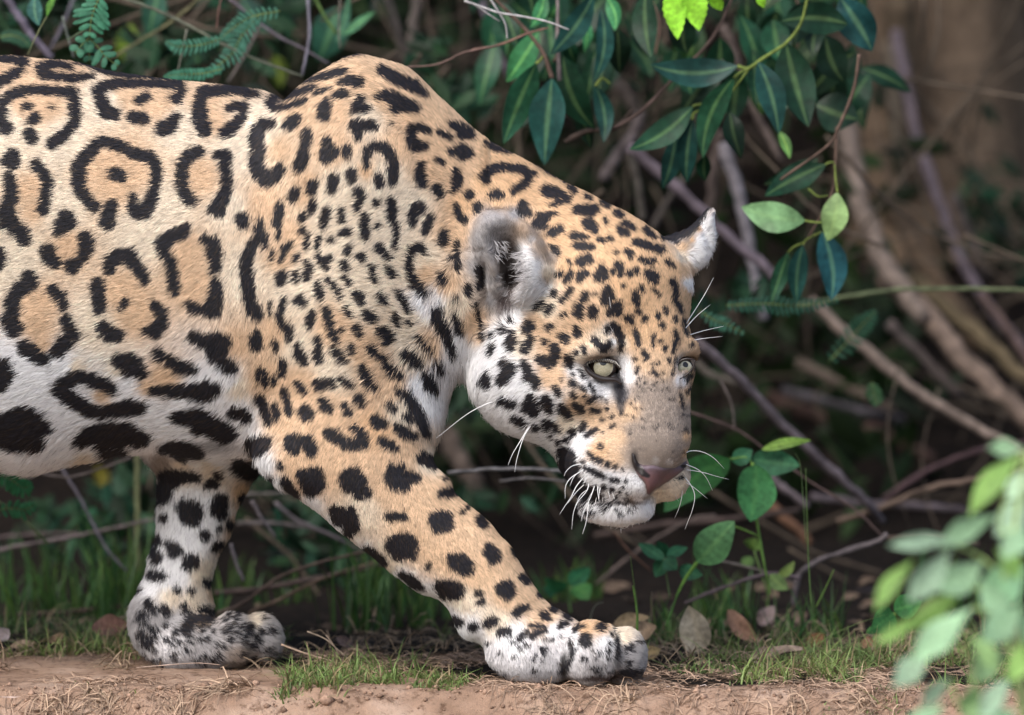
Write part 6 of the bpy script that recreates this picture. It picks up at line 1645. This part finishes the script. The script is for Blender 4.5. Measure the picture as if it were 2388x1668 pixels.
# dry roots and straw on the bare soil
def straw(name, centres, n_each, length, spread, col, width=.0011, flat=.25):
    V, Q, C = [], [], []
    c = np.repeat(np.asarray(centres), n_each, 0); n = len(c); _k = RNG.random(n) < .85; c = c[_k]; n = len(c)
    x = c[:, 0] + RNG.normal(0, spread, n); y = c[:, 1] + RNG.normal(0, spread * .6, n)
    th = RNG.uniform(0, 2 * np.pi, n); L = length * RNG.uniform(.4, 1.5, n); seg = 5
    bend = RNG.normal(0, 1.3, n)
    px, py = x.copy(), y.copy(); z0 = ground_z(x, y)
    hgt = RNG.uniform(0, 1, n) ** 2 * L * flat
    Vs = np.empty((n, (seg + 1) * 2, 3))
    cc = np.asarray(col)[None] * RNG.uniform(.5, 1.4, (n, 1))
    for i in range(seg + 1):
        s = i / seg
        z = ground_z(px, py) * .9 + z0 * .1 + .0012 + hgt * np.sin(np.pi * min(1, s + .05))
        w = width * (1 - .6 * s) * .5
        sdx, sdy = -np.sin(th) * w, np.cos(th) * w
        Vs[:, 2 * i] = np.stack([px - sdx, py - sdy, z + w * .8], 1); Vs[:, 2 * i + 1] = np.stack([px + sdx, py + sdy, z - w * .8], 1)
        th = th + bend / seg
        px = px + np.cos(th) * L / seg; py = py + np.sin(th) * L / seg
    q = [(2 * i, 2 * i + 1, 2 * i + 3, 2 * i + 2) for i in range(seg)]
    Q = (np.array(q)[None] + (np.arange(n) * (seg + 1) * 2)[:, None, None]).reshape(-1, 4)
    me = fast_mesh(name, Vs.reshape(-1, 3), Q); set_color(me, np.repeat(cc, (seg + 1) * 2, 0)); me.materials.append(M_DEAD)
    o = link(bpy.data.objects.new(name, me)); o["kind"] = "stuff"; return o
cen = np.stack([RNG.uniform(-.66, .66, 1500), RNG.uniform(-.34, .2, 1500)], 1)
keep_ = fbm(cen[:, 0] * 8, cen[:, 1] * 8, 2, 19) > .38
straw("dry_grass", cen[keep_], 9, .026, .012, (.36, .25, .18))
tuft = [(wx(1300), -.235), (wx(1370), -.27), (wx(1340), -.29), (wx(1450), -.22), (wx(930), -.28), (wx(960), -.30), (wx(700), -.29), (wx(1830), -.25), (wx(2000), -.24), (wx(1900), -.28), (wx(160), -.22), (wx(250), -.2), (wx(420), -.22), (wx(540), -.18), (wx(60), -.25)]
straw("dry_roots", np.array(tuft), 70, .034, .013, (.38, .27, .19), .0014, .5)
cen = np.stack([RNG.uniform(-.62, .6, 200), RNG.uniform(.02, .5, 200)], 1)
straw("straw_litter", cen, 8, .04, .02, (.26, .19, .13), .0013, .6)

# stones and crumbs of earth on the bare soil
mt = attr_mat("earth_crumb", .95, .1, (.8, .002), noise_amt=.3, scale=300)
n = 1500
x = RNG.uniform(-.64, .64, n); y = RNG.uniform(-.36, -.16, n); p = on_ground(x, y, .0005)
ico = np.array([(0, 0, 1), (.9, 0, .3), (.28, .85, .3), (-.72, .53, .3), (-.72, -.53, .3), (.28, -.85, .3), (0, 0, -.6)])
icf = np.array([(0, 1, 2), (0, 2, 3), (0, 3, 4), (0, 4, 5), (0, 5, 1), (6, 2, 1), (6, 3, 2), (6, 4, 3), (6, 5, 4), (6, 1, 5)])
sz = RNG.exponential(.0013, n) + .0007
V = p[:, None] + ico[None] * sz[:, None, None] * RNG.uniform(.6, 1.3, (n, 7, 1))
me = fast_mesh("earth_crumbs", V.reshape(-1, 3), (icf[None] + (np.arange(n) * 7)[:, None, None]).reshape(-1, 3))
set_color(me, np.repeat(np.array([.36, .235, .17])[None] * RNG.uniform(.5, 1.3, (n, 1)), 7, 0)); me.materials.append(mt)
o = link(bpy.data.objects.new("earth_crumbs", me)); o["kind"] = "stuff"

# dead leaves, one by one
def dead(o, b, t, w, c, y, lab, **kw):
    base = P(o[0] + b[0] / o[2], o[1] + b[1] / o[2], y); tip = P(o[0] + t[0] / o[2], o[1] + t[1] / o[2], y + kw.pop("dy", 0))
    me = leaf_mesh("dead_leaf", Vector((0, 0, 0)), Vector(tip) - Vector(base), w / o[2] * MPP, c, **{"droop": 0, "rib": (1.15, 1.1, 1.05), "wave": .22, "fold": .35, "shape": .3, **kw}); me.materials.append(M_DEAD)
    ob = link(bpy.data.objects.new("dead_leaf", me)); ob.location = base
    tag(ob, lab, "dead leaf")
dead(Q_O, (540,1210), (500,945), 190, (.42,.36,.27), .22, "large pale dead leaf standing upright right of the near paw", face=(-.3,-1,.2))
dead(Q_O, (100,1050), (290,1010), 90, (.42,.30,.17), .28, "tan dead leaf lying just behind the toes")
dead(Q_O, (200,1100), (330,1060), 110, (.36,.25,.16), .26, "brownish dead leaf under the tan one")
dead(Q_O, (240,1210), (350,1180), 90, (.30,.22,.11), .15, "mustard coloured leaf piece touching the toes")
dead(Q_O, (710,970), (880,1140), 110, (.36,.20,.13), .32, "reddish-brown dead leaf leaning in the grass")
dead(Q_O, (830,1230), (1130,1180), 100, (.27,.20,.16), .12, "curled grey-brown dead leaf on the turf", face=(.1,-.6,1), fold=.8)
dead(Q_O, (880,1050), (960,950), 100, (.34,.25,.24), .55, "blurred pinkish dead leaf behind the tall grass")
dead(Q_O, (1130,1150), (1230,1100), 90, (.20,.10,.05), .3, "rusty dead leaf at the foot of the tall stalk")
dead(Q_O, (1420,1160), (1510,1150), 80, (.24,.12,.08), .2, "small red-brown leaf beside the round-leaved seedling")
dead(Q_O, (1440,1190), (1540,1240), 80, (.40,.30,.24), .17, "pale brown leaf piece below the red-brown one")
dead(Q_O, (700,1340), (840,1330), 70, (.30,.21,.19), -.05, "flat mauve-brown leaf on the lip of the bank", face=(0,-.4,1))
dead(Q_O, (530,1260), (600,1250), 40, (.45,.34,.22), .05, "small tan leaf scrap in the turf", face=(0,-.4,1))
dead(Q_O, (960,1290), (1030,1270), 40, (.40,.32,.24), .05, "small pale leaf scrap in the turf", face=(0,-.5,1))
dead(B_O, (490,960), (690,930), 150, (.24,.13,.10), .3, "crumpled red-brown dead leaf left of the far paw", face=(0,-.8,.6))
dead(B_O, (270,1030), (340,980), 60, (.30,.20,.13), .28, "small brown leaf in the grass at the left")
dead(B_O, (-10,1010), (50,960), 90, (.36,.30,.30), .25, "greyish dead leaf at the left edge")
dead(B_O, (60,1050), (190,1030), 50, (.30,.22,.16), .2, "narrow dead leaf lying in the grass at the left")
dead(B_O, (640,1100), (700,1110), 50, (.10,.07,.06), .18, "dark leaf piece close to the far heel")
dead(B_O, (1800,1000), (1900,1070), 60, (.12,.09,.09), .25, "dark leaf scrap among the straw between the paws")
dead(B_O, (0,1320), (110,1318), 16, (.42,.32,.28), -.24, "pale sliver of bark on the soil at the left edge", face=(0,-.5,1))
random.seed(5)
for i in range(46):
    y = random.uniform(.35, 1.2); sx = random.uniform(-40, 2430); x_ = wx(sx) * (D + y) / D
    z_ = float(ground_z(x_, y)) + .006
    a = random.uniform(0, 6.28); L = random.uniform(.02, .045)
    me = leaf_mesh("dead_leaf", Vector((0, 0, 0)), Vector((math.cos(a), math.sin(a), random.uniform(-.1, .3))) * L, L * .5, tuple(np.array((.12, .085, .062)) * random.uniform(.4, 1.4)), face=(random.uniform(-.4, .4), -.7, 1), droop=0, wave=.25, fold=.4, rib=(1.1,1.1,1), nseg=6)
    me.materials.append(M_DEAD)
    ob = link(bpy.data.objects.new("dead_leaf", me)); ob.location = (x_, y, z_)
    tag(ob, "brown dead leaf, one of many in the shaded litter behind the jaguar", "dead leaf", "dead leaves of the shaded litter")
# a dark brown clod on the lip, sticks, a white root
mt = attr_mat("clod", .8, .25, (.8, .003), noise_amt=.4, scale=80)
V = []; nu, nv = 14, 9
for i in range(nv + 1):
    for k_ in range(nu):
        a = math.pi * i / nv; b = 2 * math.pi * k_ / nu
        r = 1 + .18 * noise.noise(Vector((math.cos(b) * 2, math.sin(b) * 2, i * .5)))
        V.append((.019 * math.sin(a) * math.cos(b) * r, .012 * math.sin(a) * math.sin(b) * r, .0075 * math.cos(a) * r + .003 * math.cos(b)))
F_ = [(i * nu + k_, (i + 1) * nu + k_, (i + 1) * nu + (k_ + 1) % nu, i * nu + (k_ + 1) % nu) for i in range(nv) for k_ in range(nu)]
ob = mesh_obj("clod", V, F_, mt); set_color(ob.data, np.tile(np.array([[.13, .075, .06]]), (len(V), 1)))
px_ = wx(706); ob.location = (px_, -.235, float(ground_z(px_, -.235)) + .004); tag(ob, "smooth dark brown clod lying on the soil below the turf", "clod of earth")
for o_, pts, y, r, c, lab in ((B_O, "1505,1040 1640,1090 1780,1130 1860,1150", .03, 4.5, (.34,.25,.19), "pale broken stick on the ground beside the far paw"),
    (B_O, "1645,970 1740,1010 1800,1060 1880,1130", .05, 3.2, (.34,.27,.21), "forked dry stick standing between the paws"),
    (B_O, "1745,990 1790,1050 1810,1090", .05, 2.4, (.3,.23,.18), "short side shoot of the forked dry stick"),
    (Q_O, "380,1390 450,1380 540,1382 590,1372 600,1400", -.16, 2.6, (.62,.52,.48), "thin white root curling on the soil"),
    (Q_O, "830,1240 950,1290 1090,1335", .03, 3.0, (.34,.27,.22), "thin grey stick lying in the turf"),
    (Q_O, "1640,1300 1760,1340 1900,1360", .0, 3.0, (.26,.2,.16), "thin stick under the foreground sapling"),
    (B_O, "730,1165 900,1150 1060,1140 1180,1150", -.08, 2.2, (.42,.31,.25), "long thin root in front of the far paw")):
    path = chart_path(o_, pts, y); base = Vector(path[0]); n = len(path)
    for i_, p_ in enumerate(path): p_[2] = max(p_[2], float(ground_z(p_[0], p_[1])) + .001)
    base = Vector(path[0])
    ob = add_tube("stick", [np.array(p) - np.array(base) for p in path], [r * MPP / 2.0 * (1 - .4 * i / n) for i in range(n)], c, sides=5, knots=.3); ob.location = base
    tag(ob, lab, "stick")
